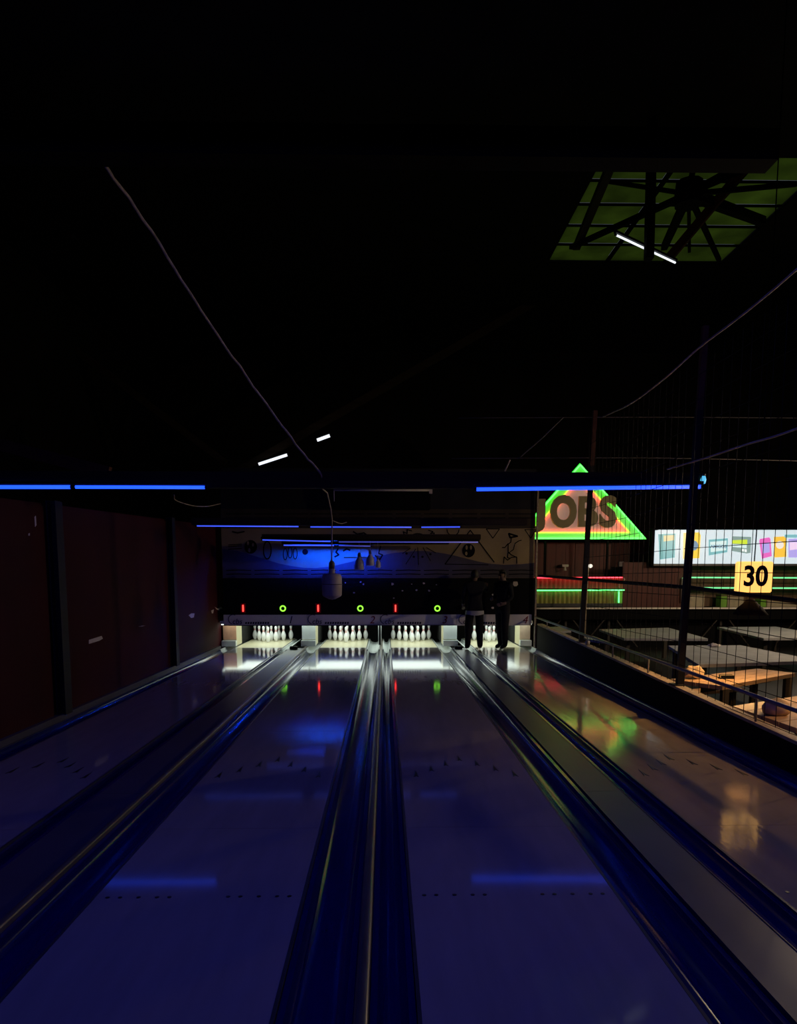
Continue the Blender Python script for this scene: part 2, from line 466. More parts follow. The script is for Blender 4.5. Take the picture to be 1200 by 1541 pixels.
def rail(name, x0, x1, z1, m, label, cat):
    cx = (x0 + x1) / 2; r = (x1 - x0) / 2
    poly = [(x0, -0.15), (x0, z1 - 0.02)] + [(cx - r * math.cos(math.pi * i / 8), z1 - 0.02 + 0.02 * math.sin(math.pi * i / 8)) for i in range(1, 8)] + [(x1, z1 - 0.02), (x1, -0.15)]
    o = MB().prismY(poly, Y0, 18.6).build(name, m)
    smooth_by_angle(o, 50)
    return tag(o, label, cat)
rail('cap_rail', -0.122, -0.065, 0.03, cap_m, 'worn metal cap rail between the two middle gutters', 'rail')
rail('cap_rail', -1.832, -1.788, 0.025, cap_m, 'brown cap rail along the divider left of lane 2', 'rail')

def divider(x0, x1, label, cuts):
    o = empty('lane_divider', ((x0 + x1) / 2, 8, -0.15), label, 'lane divider', 'lane dividers')
    for a, b in zip(cuts[:-1], cuts[1:]):
        box('divider_board', x0, x1, a + 0.002, b - 0.002, -0.15, 0.0, divl_m, o)
    box('edge_strip', x1 + 0.0005, x1 + 0.007, Y0, 16.4, -0.12, 0.003, cap_m if x1 > 0 else trim_m, o)
    return o
divider(-2.155, -1.84, 'flat divider board between the two left lanes', [Y0, 5.4, 11.0, 16.4])
divider(1.515, 1.80, 'flat divider board between the two right lanes', [Y0, 5.4, 10.8, 16.4])
for x, l in ((-2.0, 'left'), (1.66, 'right')):
    p = (452, 971) if x < 0 else (689, 971)
    o = empty('sensor_box', (x, 16.15, 0.0), 'small black sensor box at the pin end of the %s divider' % l, 'sensor', 'sensor boxes')
    box('body', x - 0.11, x + 0.05, 16.08, 16.26, 0.0, 0.065, black_m, o, 0.006)
    box('lens', x - 0.05, x, 16.072, 16.08, 0.02, 0.045, trim_m, o)

LN = ['the lane by the red wall', 'the lane left of the middle rail', 'the lane right of the middle rail', 'the lane by the fence']
# ------------------------------------------------------------------ pin end
def zpix(py, y):           # height of a pixel row at depth y
    return atY(580, py, y).z
zb0, zb1 = zpix(941.5, YD), zpix(925, YD)      # number board
zk1 = zpix(870, YD)                            # top of black band
zm1 = zpix(795, YD)
XL, XR = -3.64, 3.32
tag(box('wall_pit_back', -3.74, 3.42, YB, YB + 0.1, -0.2, 1.0, pitblack_m), kind='structure')
tag(box('ceiling_pit_light_cover', -3.74, 3.42, YD + 0.10, YB, zb1 + 0.05, zb1 + 0.12, pitblack_m), kind='structure')  # unseen cover added to keep pin light from spilling upward
# kickback partitions
def kick(x0, x1, label, m=white_m, ledge=True):
    o = empty('kickback', ((x0 + x1) / 2, 17.5, 0), label, 'partition', 'kickback partitions')
    yk = YD + 0.34
    box('front_panel', x0, x1, yk, yk + 0.02, zpix(962, yk), zb0 - 0.002, m, o)
    box('side_wall', x0 + 0.003, x1 - 0.003, yk + 0.02, 17.5, 0.012, zb0 - 0.002, deck_m, o)
    box('rear_wall', x0 + 0.003, x1 - 0.003, 17.5, 19.3, 0.012, zb0 - 0.002, pitblack_m, o)
    if ledge:
        box('ledge', x0 - 0.01, x1 + 0.01, YD + 0.20, yk + 0.02, 0.012, zpix(962, yk) - 0.02, white_m, o)
    return o
kick(-1.92, -1.61, 'white kickback partition between the two left lanes')
kick(1.345, 1.66, 'white kickback partition between the two right lanes')
kick(-3.73, -3.43, 'salmon kickback partition beside the red wall', mat('salmon_panel', (.62, .33, .20), .5))
kick(3.12, 3.36, 'pale tan kickback partition beside the fence', mat('tan_panel', (.55, .42, .30), .5))
kp = empty('kickback', (-0.125, 17.5, 0), 'pair of thin pale posts between the two middle lanes', 'partition', 'kickback partitions')
for xx in (-0.155, -0.095):
    box('post', xx - 0.008, xx + 0.008, YD + 0.26, YD + 0.28, 0.031, zb0 - 0.002, white_m, kp)
box('rear_wall', -0.145, -0.105, YD + 0.30, 19.3, 0.031, zb0 - 0.002, pitblack_m, kp)
# the pin lamps behind the boards
for li, (x0, x1) in enumerate(LANES):
    o = empty('pin_lamp', ((x0 + x1) / 2, 17.5, zb0 + 0.06), 'bright pin lamp behind the number board of %s' % LN[li], 'lamp', 'pin lamps')
    e0 = (-3.73, -1.765, -0.125, 1.502)[li]; e1 = (-1.766, -0.126, 1.50, 3.36)[li]
    box('housing', e0 + 0.002, e1 - 0.002, YD + 0.065, YD + 1.80, zb0 + 0.035, zb0 + 0.10, white_m, o)
    box('diffuser', e0 + 0.02, e1 - 0.02, YD + 0.08, YD + 1.76, zb0 + 0.015, zb0 + 0.034, pinlight_e, o)

# number boards with logos
bx = [XL, -1.76, -0.115, 1.62, XR]
logo_px = [343, 463, 572, 690]
num_px = [437, 560, 669, 790]
for i in range(4):
    o = empty('number_board', ((bx[i] + bx[i + 1]) / 2, YD, zb0), 'grey board marked number %s above the pins of %s' % (['one', 'two', 'three', 'four'][i], LN[i]), 'sign', 'lane number boards')
    root = o
    bo_ = box('board', bx[i] + 0.003, bx[i + 1] - 0.003, YD, YD + 0.06, zb0, zb1, board_m, o)
    if i < 3: box('lower_lip', bx[i] + 0.003, bx[i + 1] - 0.003, YD - 0.012, YD, zb0, zb0 + 0.018, trim_m, o)
    p = atY(num_px[i], 933.3, YD)
    textmesh('number', str(i + 1), 0.24, (p.x, YD - 0.004, p.z), ink_m if i == 0 else redink_m, bo_, 0.003, 0.0, shear=0.25)
    p = atY(logo_px[i] + 8, 932, YD)
    pts = [(p.x + 0.105 * math.cos(t), YD - 0.005, p.z + 0.105 * math.sin(t)) for t in [math.radians(60 + 14 * k) for k in range(15)]]
    MB().tube(pts, 0.008, 5).build('logo_arc', ink_m, bo_)
    p = atY(logo_px[i] + 14, 935.5, YD)
    textmesh('logo_letters', 'cbs', 0.17, (p.x, YD - 0.004, p.z), ink_m, bo_, 0.003, 0.0, shear=0.2)
    mb = MB()
    a = atY(logo_px[i] + 26, 937.5, YD); b = atY(logo_px[i] + 63, 937.5, YD)
    n = 10
    for k in range(n):
        xx0 = a.x + (b.x - a.x) * k / n; xx1 = a.x + (b.x - a.x) * (k + 0.82) / n
        mb.prismY([(xx0, a.z - 0.022), (xx1 - 0.008, a.z - 0.022), (xx1, a.z + 0.022), (xx0 + 0.008, a.z + 0.022)], YD - 0.006, YD - 0.0005)
    mb.build('logo_lettering', ink_m, bo_)

# black masking band with indicator lamps
mk = empty('masking_band', (0, YD, zb1), 'black masking band above the number boards with pale scraps', 'panel')
for a, b in zip([XL, -1.76, -0.115, 1.62], [-1.76, -0.115, 1.62, XR + 0.08]):
    box('band_panel', a + 0.002, b - 0.002, YD + 0.01, YD + 0.06, zb1 + 0.002, zk1, black_m, mk)
for px, py, s in ((520, 877, 1), (543, 876, 1.3), (547, 879, 1), (591, 879, 1.6), (620, 879, .8), (638, 878, 1.5), (606, 889, 1), (627, 888, 1.1), (646, 889, 1.2), (593, 900, .9), (533, 892, 1), (657, 880, .8), (733, 880, 1.2), (742, 895, 1.4), (762, 898, 1.3), (742, 915, 1.4), (776, 879.5, 3.4)):
    p = atY(px, py, YD)
    n = 6; pl = []
    for k in range(n):
        t = 2 * math.pi * k / n; r = s * 0.019 * random.uniform(0.6, 1.2)
        pl.append((p.x + r * math.cos(t) * 1.2, p.z + r * math.sin(t)))
    MB().prismY(pl, YD + 0.006, YD + 0.0105).build('paper_scrap', paper_m, mk)

for i, (rx, gx) in enumerate(((366, 426), (479, 542.5), (595.5, 658.5))):
    p = atY(rx, 915.3, YD)
    o = empty('red_indicator', (p.x, YD, p.z - 0.08), 'glowing red bar indicator above %s' % LN[i], 'indicator', 'red indicators')
    box('lens', p.x - 0.014, p.x + 0.014, YD - 0.012, YD + 0.004, p.z - 0.075, p.z + 0.075, barr_e, o)
    box('halo_plate', p.x - 0.06, p.x + 0.06, YD + 0.001, YD + 0.0095, p.z - 0.11, p.z + 0.11, redink_m, o)  # dark red plate stands in for the halo around the lens
    p = atY(gx, 915.6, YD)
    o = empty('green_indicator', (p.x, YD, p.z - 0.08), 'glowing green ring indicator above %s' % LN[i], 'indicator', 'green indicators')
    ring = [(p.x + 0.056 * math.cos(2 * math.pi * k / 24), YD - 0.012, p.z + 0.056 * math.sin(2 * math.pi * k / 24)) for k in range(25)]
    MB().tube(ring, 0.014, 8, cap=False).build('ring', ringg_e, o, True)
    MB().prismY([(p.x + 0.078 * math.cos(2 * math.pi * k / 20), p.z + 0.078 * math.sin(2 * math.pi * k / 20)) for k in range(20)], YD - 0.003, YD + 0.0095).build('backplate', black_m, o)

# pins
IN = 0.0254
prof_in = [(0, 1.0), (0.75, 1.414), (2.25, 1.953), (3.375, 2.255), (4.5, 2.383), (5.875, 2.28), (7.25, 1.85), (8.625, 1.236), (9.375, 0.983), (10, 0.898), (10.875, 0.935), (11.75, 1.047), (12.625, 1.203), (13.5, 1.273), (14.3, 1.08), (14.8, 0.62), (15.0, 0.0)]
mb = MB().lathe([(r * IN, z * IN) for z, r in prof_in], (0, 0, 0), 20)
tmp = mb.build('pin_body', pin_m, None, True); pin_me = tmp.data; bpy.data.objects.remove(tmp)
def ringmesh(z0, z1, r0, r1):
    t = MB().lathe([(r0 * IN + 0.0008, z0 * IN), (r1 * IN + 0.0008, z1 * IN)], (0, 0, z0 * IN * 0), 20).build('neck_stripe', pinred_m, None, True)
    me = t.data; zz = z0 * IN
    me.transform(Matrix.Translation((0, 0, zz)))
    bpy.data.objects.remove(t); return me
ring1 = ringmesh(9.5, 9.95, 0.955, 0.902); ring2 = ringmesh(10.5, 10.95, 0.918, 0.943)
rownames = [['head pin in front'], ['left in second row', 'right in second row'], ['left in third row', 'middle of third row', 'right in third row'],
            ['leftmost in back row', 'second from left in back row', 'third from left in back row', 'rightmost in back row']]
for li, (x0, x1) in enumerate(LANES):
    xc = (x0 + x1) / 2
    for r in range(4):
        for k in range(r + 1):
            x = xc + (k - r / 2) * 0.3048; y = 17.86 + r * 0.264
            e = empty('bowling_pin', (x, y, 0.0), 'white bowling pin, %s, %s' % (rownames[r][k], LN[li]), 'bowling pin', 'bowling pins on ' + LN[li])
            body = bpy.data.objects.new('pin_body', pin_me); COL.objects.link(body); body.parent = e
            for me in (ring1, ring2):
                c = bpy.data.objects.new('neck_stripe', me); COL.objects.link(c); c.parent = body

# ------------------------------------------------------------------ mural wall above
YM = YD + 0.02
mural = empty('mural_wall', (0, YM, zk1), 'long tan mural with rock-art drawings above the black band', 'mural')
mx = [XL, -1.85, -0.1, 1.65, 3.36]
for a, b in zip(mx[:-1], mx[1:]):
    box('mural_panel', a + 0.001, b - 0.001, YM, YM + 0.05, zk1, zm1, tan_m, mural)
hill = [(335, 826), (358, 829), (378, 835), (400, 842), (420, 848), (440, 852), (458, 854.5), (475, 855), (490, 853.5), (505, 851), (522, 847), (540, 843), (557, 839), (575, 836), (590, 832.5), (605, 831), (622, 829.5), (640, 829), (660, 831.5), (680, 835), (700, 840), (720, 845), (740, 848.5), (760, 850), (785, 849), (808, 847)]
pl = [(atY(x, y, YM).x, atY(x, y, YM).z) for x, y in hill]
V = [(max(XL + .002, min(3.358, x)), YM - 0.006, z) for x, z in pl] + [(max(XL + .002, min(3.358, x)), YM - 0.006, zk1 + 0.004) for x, z in pl]
n = len(pl)
mobj('painted_hill', V, [(i, i + 1, n + i + 1, n + i) for i in range(n - 1)], taupe_m, mural)

def stroke(name, pts, wpx=1.6, closed=False, m=black_m, y=None, dy=0.010):
    """flat painted line, pts in picture rows on the mural plane"""
    y = YM if y is None else y
    P = [Vector((atY(px, py, y).x, atY(px, py, y).z)) for px, py in pts]
    if closed: P.append(P[0].copy())
    hw = wpx * y / F / 2
    mb = MB()
    for p, q in zip(P[:-1], P[1:]):
        d = (q - p)
        if d.length < 1e-5: continue
        d.normalize(); nrm = Vector((-d.y, d.x)) * hw; e = d * hw * 0.4
        a, b, c, dd = p - nrm - e, q - nrm + e, q + nrm + e, p + nrm - e
        mb.prismY([(a.x, a.y), (b.x, b.y), (c.x, c.y), (dd.x, dd.y)], y - dy, y - dy + 0.003)
    return mb.build(name, m, mural)
def ell(cx, cy, rx, ry, n=18, a0=0, a1=360):
    return [(cx + rx * math.cos(math.radians(a0 + (a1 - a0) * k / n)), cy + ry * math.sin(math.radians(a0 + (a1 - a0) * k / n))) for k in range(n + 1)]
def disc(name, cx, cy, rx, ry, m=black_m, dy=0.010):
    P = [(atY(x, y, YM).x, atY(x, y, YM).z) for x, y in ell(cx, cy, rx, ry, 20)[:-1]]
    return MB().prismY(P, YM - dy, YM - dy + 0.003).build(name, m, mural)
for cx, cy, holes in ((377.5, 823, ((373.5, 817.5, 1.6, 3.2, 0), (381, 820, 1.5, 2.6, 0), (375.5, 828, 1.8, 3.2, 0))), (705.5, 828.5, ((702.5, 824, 1.6, 3.4, 0), (709, 824, 1.4, 3.4, 0), (702, 833, 1.7, 2.8, 0)))):
    disc('painted_ball', cx, cy, 9.6, 10.4)
    for h in holes: disc('painted_ball_hole', h[0], h[1], h[2], h[3], tan_m, 0.012)
stroke('painted_loop', ell(402.5, 828, 5.8, 13.2), 1.8, True)
for cx, cy in ((429.5, 834), (436.8, 831.5), (444.5, 833)):
    stroke('painted_loop', ell(cx, cy, 3.0, 8.4), 1.1, True)
disc('painted_spot', 459.5, 830.5, 4.4, 4.4)
for py in (819.5, 822, 826): stroke('painted_stripe', [(344, py + .6), (364, py - .6)], 1.2)
stroke('painted_mark', [(350, 800), (358, 802), (368, 800)], 2)
stroke('painted_figure', [(509, 826), (506, 831), (510, 835), (504, 838)], 2.4)
stroke('painted_figure', [(517, 829), (522, 826), (527, 828)], 2.4)
stroke('painted_figure', [(532, 800), (538, 804), (548, 802), (552, 805)], 2.2)
disc('painted_spot', 559.5, 807.5, 3.6, 3.2); disc('painted_spot', 572, 810, 3.4, 3.0)
stroke('painted_figure', [(573, 822), (570, 833), (576, 835)], 1.8)
stroke('painted_line', [(518, 839), (560, 839)], 1.2)
stroke('painted_line', [(576, 835), (572, 842), (565, 836)], 2.2)
# sun with a zigzag crown and rays
stroke('painted_sun', ell(629, 812, 13, 9, 12, 180, 360), 1.5)
stroke('painted_sun', ell(629, 812, 3.0, 5, 10, 180, 360), 1.3)
stroke('painted_zigzag', [(601, 809), (603, 806), (609, 806), (607, 800), (613, 803), (613, 797), (620, 799)], 1.5)
stroke('painted_zigzag', [(645, 798), (652, 800), (648, 803), (654, 802), (652, 807), (657, 809)], 1.5)
for a_, b_ in (((626, 826), (611, 849)), ((629, 824), (630, 850)), ((637, 824), (648, 844)), ((618, 825), (606, 833)), ((642, 824), (656, 832))):
    stroke('painted_ray', [a_, b_], 1.0)
for cx, cy in ((612, 833), (623, 838), (636, 838), (648, 834)): disc('painted_spot', cx, cy, 1.8, 1.6)
stroke('painted_arc', ell(682, 797, 9, 9, 10, 0, 180), 1.4)
stroke('painted_triangle', [(670, 849), (708, 798), (744, 846)], 1.6)
stroke('painted_line', [(670, 849), (735, 850)], 1.2)
stroke('painted_triangle', [(732, 796), (742, 810), (752, 796)], 1.2, True)
stroke('painted_triangle', [(790, 797), (799, 810), (807, 797)], 1.2, True)
# running figure
stroke('painted_figure', [(766, 803), (768, 809), (779, 807), (766, 803)], 2.6)
stroke('painted_figure', [(770, 809), (769, 816), (765, 819), (765, 831), (770, 835), (778, 839), (778, 848)], 1.3)
stroke('painted_figure', [(765, 831), (764, 839), (767, 840)], 1.3)
stroke('painted_figure', [(775, 819), (773, 827), (766, 832)], 1.0)
stroke('painted_figure', [(765, 818), (760, 824), (756, 824)], 1.3); stroke('painted_figure', [(775, 818), (781, 814), (785, 813)], 1.3)
stroke('painted_figure', [(778, 838), (770, 839), (764, 843), (759, 838), (758, 848)], 1.3)
for k in range(11):
    xx0 = 341 + k * 42.5
    for py in (858.5, 864.3):
        if xx0 + 37 < 806: stroke('painted_dash', [(xx0, py), (xx0 + 19, py - 0.6), (xx0 + 37, py)], 1.3)
# upper band with dashes, and the dark boards over it
zu = zpix(766, YD)
ub = empty('upper_band', (0, YM, zm1), 'dark brown dashed band above the mural', 'panel')
box('band', XL, 3.36, YM - 0.01, YM + 0.05, zm1 + 0.002, zu, upper_m, ub)
for k in range(11):
    xx0 = 341 + k * 42.5
    for py in (773.5, 779.5):
        if xx0 + 37 < 806:
            o = stroke('painted_dash', [(xx0, py), (xx0 + 37, py)], 1.3, dy=0.016)
            o.parent = ub; o.location = wloc(mural) - wloc(ub)
ud = empty('upper_boarding', (0, YM, zu), 'black boarding above the dashed band', 'panel')
for a, b in zip(mx[:-1], mx[1:]):
    box('boarding_panel', a + 0.003, b - 0.003, YM, YM + 0.05, zu + 0.002, zpix(705, YD), upper2_m, ud)  # top edge raised to block tube reflections in the lanes
# the black box with a pale tube along its top
a = atY(503, 739, 16.2); b = atY(648, 766, 16.2)
ob = empty('wall_heater', (a.x, 16.3, b.z), 'black wall box with a pale tube along its top edge', 'heater')
box('body', a.x, b.x, 16.2, 16.5, b.z, a.z, black_m, ob, 0.01)
MB().tube([(a.x - 0.01, 16.19, a.z + 0.02), (b.x + 0.02, 16.19, a.z + 0.02)], 0.022, 8).build('top_tube', paper_m, ob, True)
MB().tube([(a.x, 16.19, a.z + 0.02), (a.x, 16.19, a.z - 0.22)], 0.010, 6).build('side_wire', paper_m, ob, True)
box('corner_bracket', b.x - 0.03, b.x + 0.04, 16.17, 16.24, a.z - 0.05, a.z + 0.04, paper_m, ob)
# pale post at the right end of the mural
a = atY(807, 735, YD - 0.05); b = atY(806, 926, YD - 0.05)
tag(MB().bar((3.385, YD - 0.08, 0.0), (3.385, YD - 0.08, a.z), 0.035, 0.05).build('end_post', sill_m), 'thin pale wooden post at the right end of the mural', 'post')

# ------------------------------------------------------------------ cross beams with blue tubes
def beam(y, px0, px1, py0, py1, label, th=0.14, m=beam_m):
    a = atY(px0, py1, y); b = atY(px1, py0, y)
    return tag(box('cross_beam', a.x, b.x, y, y + th, a.z, b.z, m, None, 0.008), label, 'beam')
Y1 = 10.4
beam(Y1, -40, 1060, 711, 733, 'nearest dark timber beam across all lanes carrying blue tubes')
def bt(y, px0, px1, py0, py1, label, em=blue_e, r=0.020):
    return tube_light('blue_tube_light', atY(px0, py0, y), atY(px1, py1, y), r, em, label, 'lamp', 'blue tube lights', housing=True, hm=steel_m)
bt(Y1 - 0.06, -40, 110, 733, 733, 'glowing blue tube at the far left of the nearest beam', r=0.026)
bt(Y1 - 0.06, 110.5, 312, 733, 733.5, 'glowing blue tube on the left part of the nearest beam, above the red wall', r=0.023)
bt(Y1 - 0.06, 714, 1058, 736.5, 732.5, 'long glowing blue tube on the right half of the nearest beam', r=0.025)
p = atY(1059, 722, Y1 - 0.04)
o = empty('beam_end_glow', (p.x, p.y, p.z - 0.08), 'small cyan glowing end cap at the right end of the nearest beam', 'lamp')  # glowing bulb and socket stand in for the bright tube end cap
MB().lathe([(0.0, 0.02), (0.03, 0.03), (0.04, 0.08), (0.025, 0.13), (0.0, 0.14)], (p.x, p.y, p.z - 0.08), 10).build('bulb', knob_e, o, True)
MB().lathe([(0.028, 0.13), (0.028, 0.16)], (p.x, p.y, p.z - 0.08), 10).build('socket', trim_m, o)
Y2 = 13.5
beam(Y2, 288, 794, 780, 790, 'second dark beam, crossing in front of the top of the mural')
bt(Y2 - 0.05, 294, 452, 791.5, 792.5, 'thin blue tube at the left end of the second beam', em=blue_dim_e, r=0.011)
bt(Y2 - 0.05, 465, 622, 793, 793.5, 'thin blue tube at the middle of the second beam, behind the hanging lamp cord', em=blue_dim_e, r=0.011)
bt(Y2 - 0.05, 632, 695, 793.5, 793, 'short thin blue tube near the right end of the second beam', em=blue_dim_e, r=0.011)
Y3 = 15.0
beam(Y3, 394, 724, 804, 812, 'third dark beam, in front of the mural drawings')
bt(Y3 - 0.05, 393, 500, 812.5, 815, 'thin blue tube at the left end of the third beam', em=blue_dim_e, r=0.011)
bt(Y3 - 0.05, 508, 722, 815.5, 816, 'long faint blue tube on the right part of the third beam', em=emit('blue_tube_fainter', (0.12, 0.14, 1.0), 0.32), r=0.012)
# hooded mural light on the fourth beam
Y4 = 15.9
beam(Y4, 424, 676, 814, 819, 'short fourth dark beam closest to the mural', th=0.10)
za = atY(500, 820.5, Y4).z
hood = empty('mural_light', (-1.2, Y4 + 0.15, za - 0.05), 'hooded blue tube washing the middle of the mural', 'lamp')
xa, xb = atY(440, 820, Y4).x, atY(556, 820, Y4).x
MB().tube([(xa, Y4 + 0.14, za + 0.05), (xb, Y4 + 0.14, za + 0.05)], 0.018, 10).build('glowing_tube', emit('blue_mural_tube', (0.001, 0.042, 1.0), 390.0), hood, True)
box('hood_top', xa - 0.08, xb + 0.08, Y4 + 0.101, Y4 + 0.24, za + 0.10, za + 0.12, steel_m, hood)
box('hood_back', xa - 0.08, xb + 0.08, Y4 + 0.235, Y4 + 0.245, za + 0.017, za + 0.10, steel_m, hood)
box('spill_plate', xa - 0.08, xb + 0.08, Y4 + 0.101, Y4 + 0.19, za - 0.034, za - 0.028, steel_m, hood)  # plate added to keep blue spill off the boards below
box('hood_end', xa - 0.085, xa - 0.075, Y4 + 0.101, Y4 + 0.24, za - 0.034, za + 0.10, steel_m, hood)
box('hood_end', xb + 0.075, xb + 0.085, Y4 + 0.101, Y4 + 0.24, za - 0.034, za + 0.10, steel_m, hood)
bt(Y4 - 0.04, 425, 505, 820.5, 821, 'thin pale blue tube on the left of the fourth beam', em=blue_dim_e, r=0.013)
bt(Y4 - 0.04, 508, 560, 821, 822, 'short thin pale blue tube at the middle of the fourth beam', em=MATS['blue_tube_fainter'], r=0.012)

# added beam out of view, its blue tubes fill the lanes with light
tag(box('cross_beam', -4.2, 4.2, 3.2, 3.34, 4.62, 4.82, beam_m, None, 0.008), 'added unseen timber beam over the start of the lanes', 'beam')
for xa_, xb_, nm in ((-3.9, -1.4, 'left'), (-1.2, 1.2, 'middle'), (1.4, 3.9, 'right')):
    tube_light('blue_tube_light', (xa_, 3.14, 4.62), (xb_, 3.14, 4.62), 0.02, blue_fill_e, 'added blue fill tube on the %s of the beam over the lane start' % nm, 'lamp', 'blue tube lights', hm=steel_m)
# ------------------------------------------------------------------ hanging lamps and cables
def catmull(P, n=8):
    P = [Vector(p) for p in P]; out = []
    Q = [P[0] * 2 - P[1]] + P + [P[-1] * 2 - P[-2]]
    for i in range(1, len(Q) - 2):
        for k in range(n):
            t = k / n
            out.append(0.5 * ((2 * Q[i]) + (Q[i + 1] - Q[i - 1]) * t + (2 * Q[i - 1] - 5 * Q[i] + 4 * Q[i + 1] - Q[i + 2]) * t * t + (3 * Q[i] - Q[i - 1] - 3 * Q[i + 1] + Q[i + 2]) * t ** 3))
    out.append(P[-1]); return out
def wiggle(P, a):
    return [p + Vector((random.uniform(-a, a), 0, random.uniform(-a, a))) for p in P]
YP = 12.0
pl = empty('pendant_lamp', (atY(500, 902, YP).x, YP, atY(500, 902, YP).z), 'large unlit cream pendant lamp hanging in front of the black band', 'lamp')
c = atY(500, 902.5, YP)
k = YP / F
MB().lathe([(0.0, 0.0), (5 * k, 1 * k), (13 * k, 5 * k), (14.5 * k, 7 * k), (15 * k, 20 * k), (14.8 * k, 34 * k), (13 * k, 38 * k), (7 * k, 39 * k)], c, 28).build('shade', shade_m, pl, True)
MB().tube([(c.x + 15.1 * k * math.cos(t), c.y + 15.1 * k * math.sin(t), c.z + 23 * k) for t in [2 * math.pi * i / 28 for i in range(29)]], 0.006, 6, False).build('seam_band', brass_m, pl)
MB().lathe([(5 * k, 39 * k), (4.6 * k, 46 * k)], c, 16).build('collar', shade_m, pl, True)
MB().lathe([(4.3 * k, 46 * k), (4.3 * k, 54 * k), (3.2 * k, 57 * k), (1.2 * k, 58 * k)], c, 16).build('socket', brass_m, pl, True)
top = c + Vector((0, 0, 57.5 * k))
cp = [atY(150, 236, 6.0), atY(215, 330, 6.9), atY(285, 437, 7.9), atY(340, 522, 8.8), atY(400, 606, 9.6), atY(445, 668, 10.0), atY(481, 711, 10.25)]
cpts = wiggle(catmull(cp, 6), 0.008)
tail = [atY(484, 715, 10.3), atY(486, 736, 11), atY(493, 742, 11.3), atY(498, 765, 11.8), atY(500, 783, 12.0), top]
MB().tube(cpts + tail, [0.014] * len(cpts) + [0.011] * len(tail), 7).build('cord', cable_m, pl, True)
MB().tube([atY(500, 783, 12.0), atY(509, 787, 12.2), atY(515, 788, 12.8), Vector((atY(522, 786, 13.5).x, 13.495, atY(522, 786, 13.5).z))], 0.008, 6).build('tie_wire', cable_m, pl, True)
# roof beam holding the cable
p = cp[0]
tag(box('roof_tie_beam', -9, 3.0, 5.9, 6.1, p.z - 0.02, p.z + 0.2, trussm), 'black roof tie beam holding the long lamp cord', 'beam')

def jar(px, py0, py1, hw, y, label, glow=False):
    c = atY(px, py1, y); k = y / F; h = (py1 - py0)
    o = empty('pendant_lamp', c, label, 'lamp', 'small jar lamps by the mural')
    MB().lathe([(0.0, 0), (hw * .8 * k, 0.3 * k), (hw * k, 2 * k), (hw * .95 * k, h * .62 * k), (hw * .55 * k, h * .82 * k), (hw * .3 * k, h * k)], c, 18).build('jar_shade', glassjar_m, o, True)
    MB().lathe([(hw * .34 * k, h * k), (hw * .30 * k, (h + 5) * k), (0.0, (h + 6) * k)], c, 12).build('socket', brass_m, o, True)
    MB().tube([c + Vector((0, 0, (h + 5) * k)), Vector((c.x, y, atY(px, 812, y).z))], 0.005, 6).build('cord', cable_m, o)
    return o
jar(541, 838, 858, 7.5, 15.08, 'left jar lamp hanging before the blue-lit mural', )
jar(557.5, 834, 852, 6, 15.05, 'middle bell-shaped jar lamp hanging before the blue-lit mural')
jar(569, 842, 855, 4.2, 15.13, 'smallest jar lamp, right of the hanging cluster before the mural')

def cable(name, pts, r, label, m=cable_m, sub=6):
    return tag(MB().tube(catmull(pts, sub), r, 6).build(name, m, None, True), label, 'cable')
cable('loose_cable', [atX(262, 745, -3.645), atY(265, 753, 13.5), atY(290, 761, 14.5), atY(312, 762, 15.6), atY(332, 758, 16.5)], 0.010, 'loose drooping cable below the left blue tube')

# ------------------------------------------------------------------ left red wall
def ztop(y): return 2.36 + max(0, y - 6.5) * 0.036
ys_ = [-3, 6.5, YB]
tag(mobj('wall_left', [(x, y, z) for y in ys_ for x, z in ((-3.95, -0.45), (-3.78, -0.45), (-3.78, ztop(y)), (-3.95, ztop(y)))],
         [(0, 1, 2, 3), (11, 10, 9, 8)] + [(4 * j + k, 4 * j + (k + 1) % 4, 4 * j + 4 + (k + 1) % 4, 4 * j + 4 + k) for j in range(2) for k in range(4)], redwall_m), kind='structure')
tag(box('baseboard_left', -3.78, -3.70, -3, 16.45, -0.15, 0.05, divl_m), kind='structure')
lw = bpy.data.objects['wall_left']
edges = [1.6, 8.35, 13.15, 16.46]
wp = []
for i, (a, b) in enumerate(zip(edges[:-1], edges[1:])):
    ya, yb = a + 0.18, b - (0.12 if i < 2 else 0)
    wp.append(mobj('wall_panel', [(-3.778, ya, .05), (-3.755, ya, .05), (-3.755, yb, .05), (-3.778, yb, .05), (-3.778, ya, ztop(ya) - .03), (-3.755, ya, ztop(ya) - .03), (-3.755, yb, ztop(yb) - .03), (-3.778, yb, ztop(yb) - .03)], BF, redwall_m, lw))
for px in (86, 259):
    y = atX(px, 900, -3.72).y
    o = empty('steel_column', (-3.71, y, -0.1), 'black steel column on the red wall, ' + ('nearer the camera' if px < 200 else 'nearer the pins'), 'column', 'wall columns')
    MB().box(-3.755, -3.735, y - 0.09, y + 0.09, 0.05, ztop(y) + .03).build('back_flange', steel_m, o)
    MB().box(-3.735, -3.665, y - 0.008, y + 0.008, 0.05, ztop(y) + .03).build('web', steel_m, o)
    MB().box(-3.665, -3.648, y - 0.09, y + 0.09, 0.05, ztop(y) + .03).build('front_flange', steel_m, o)
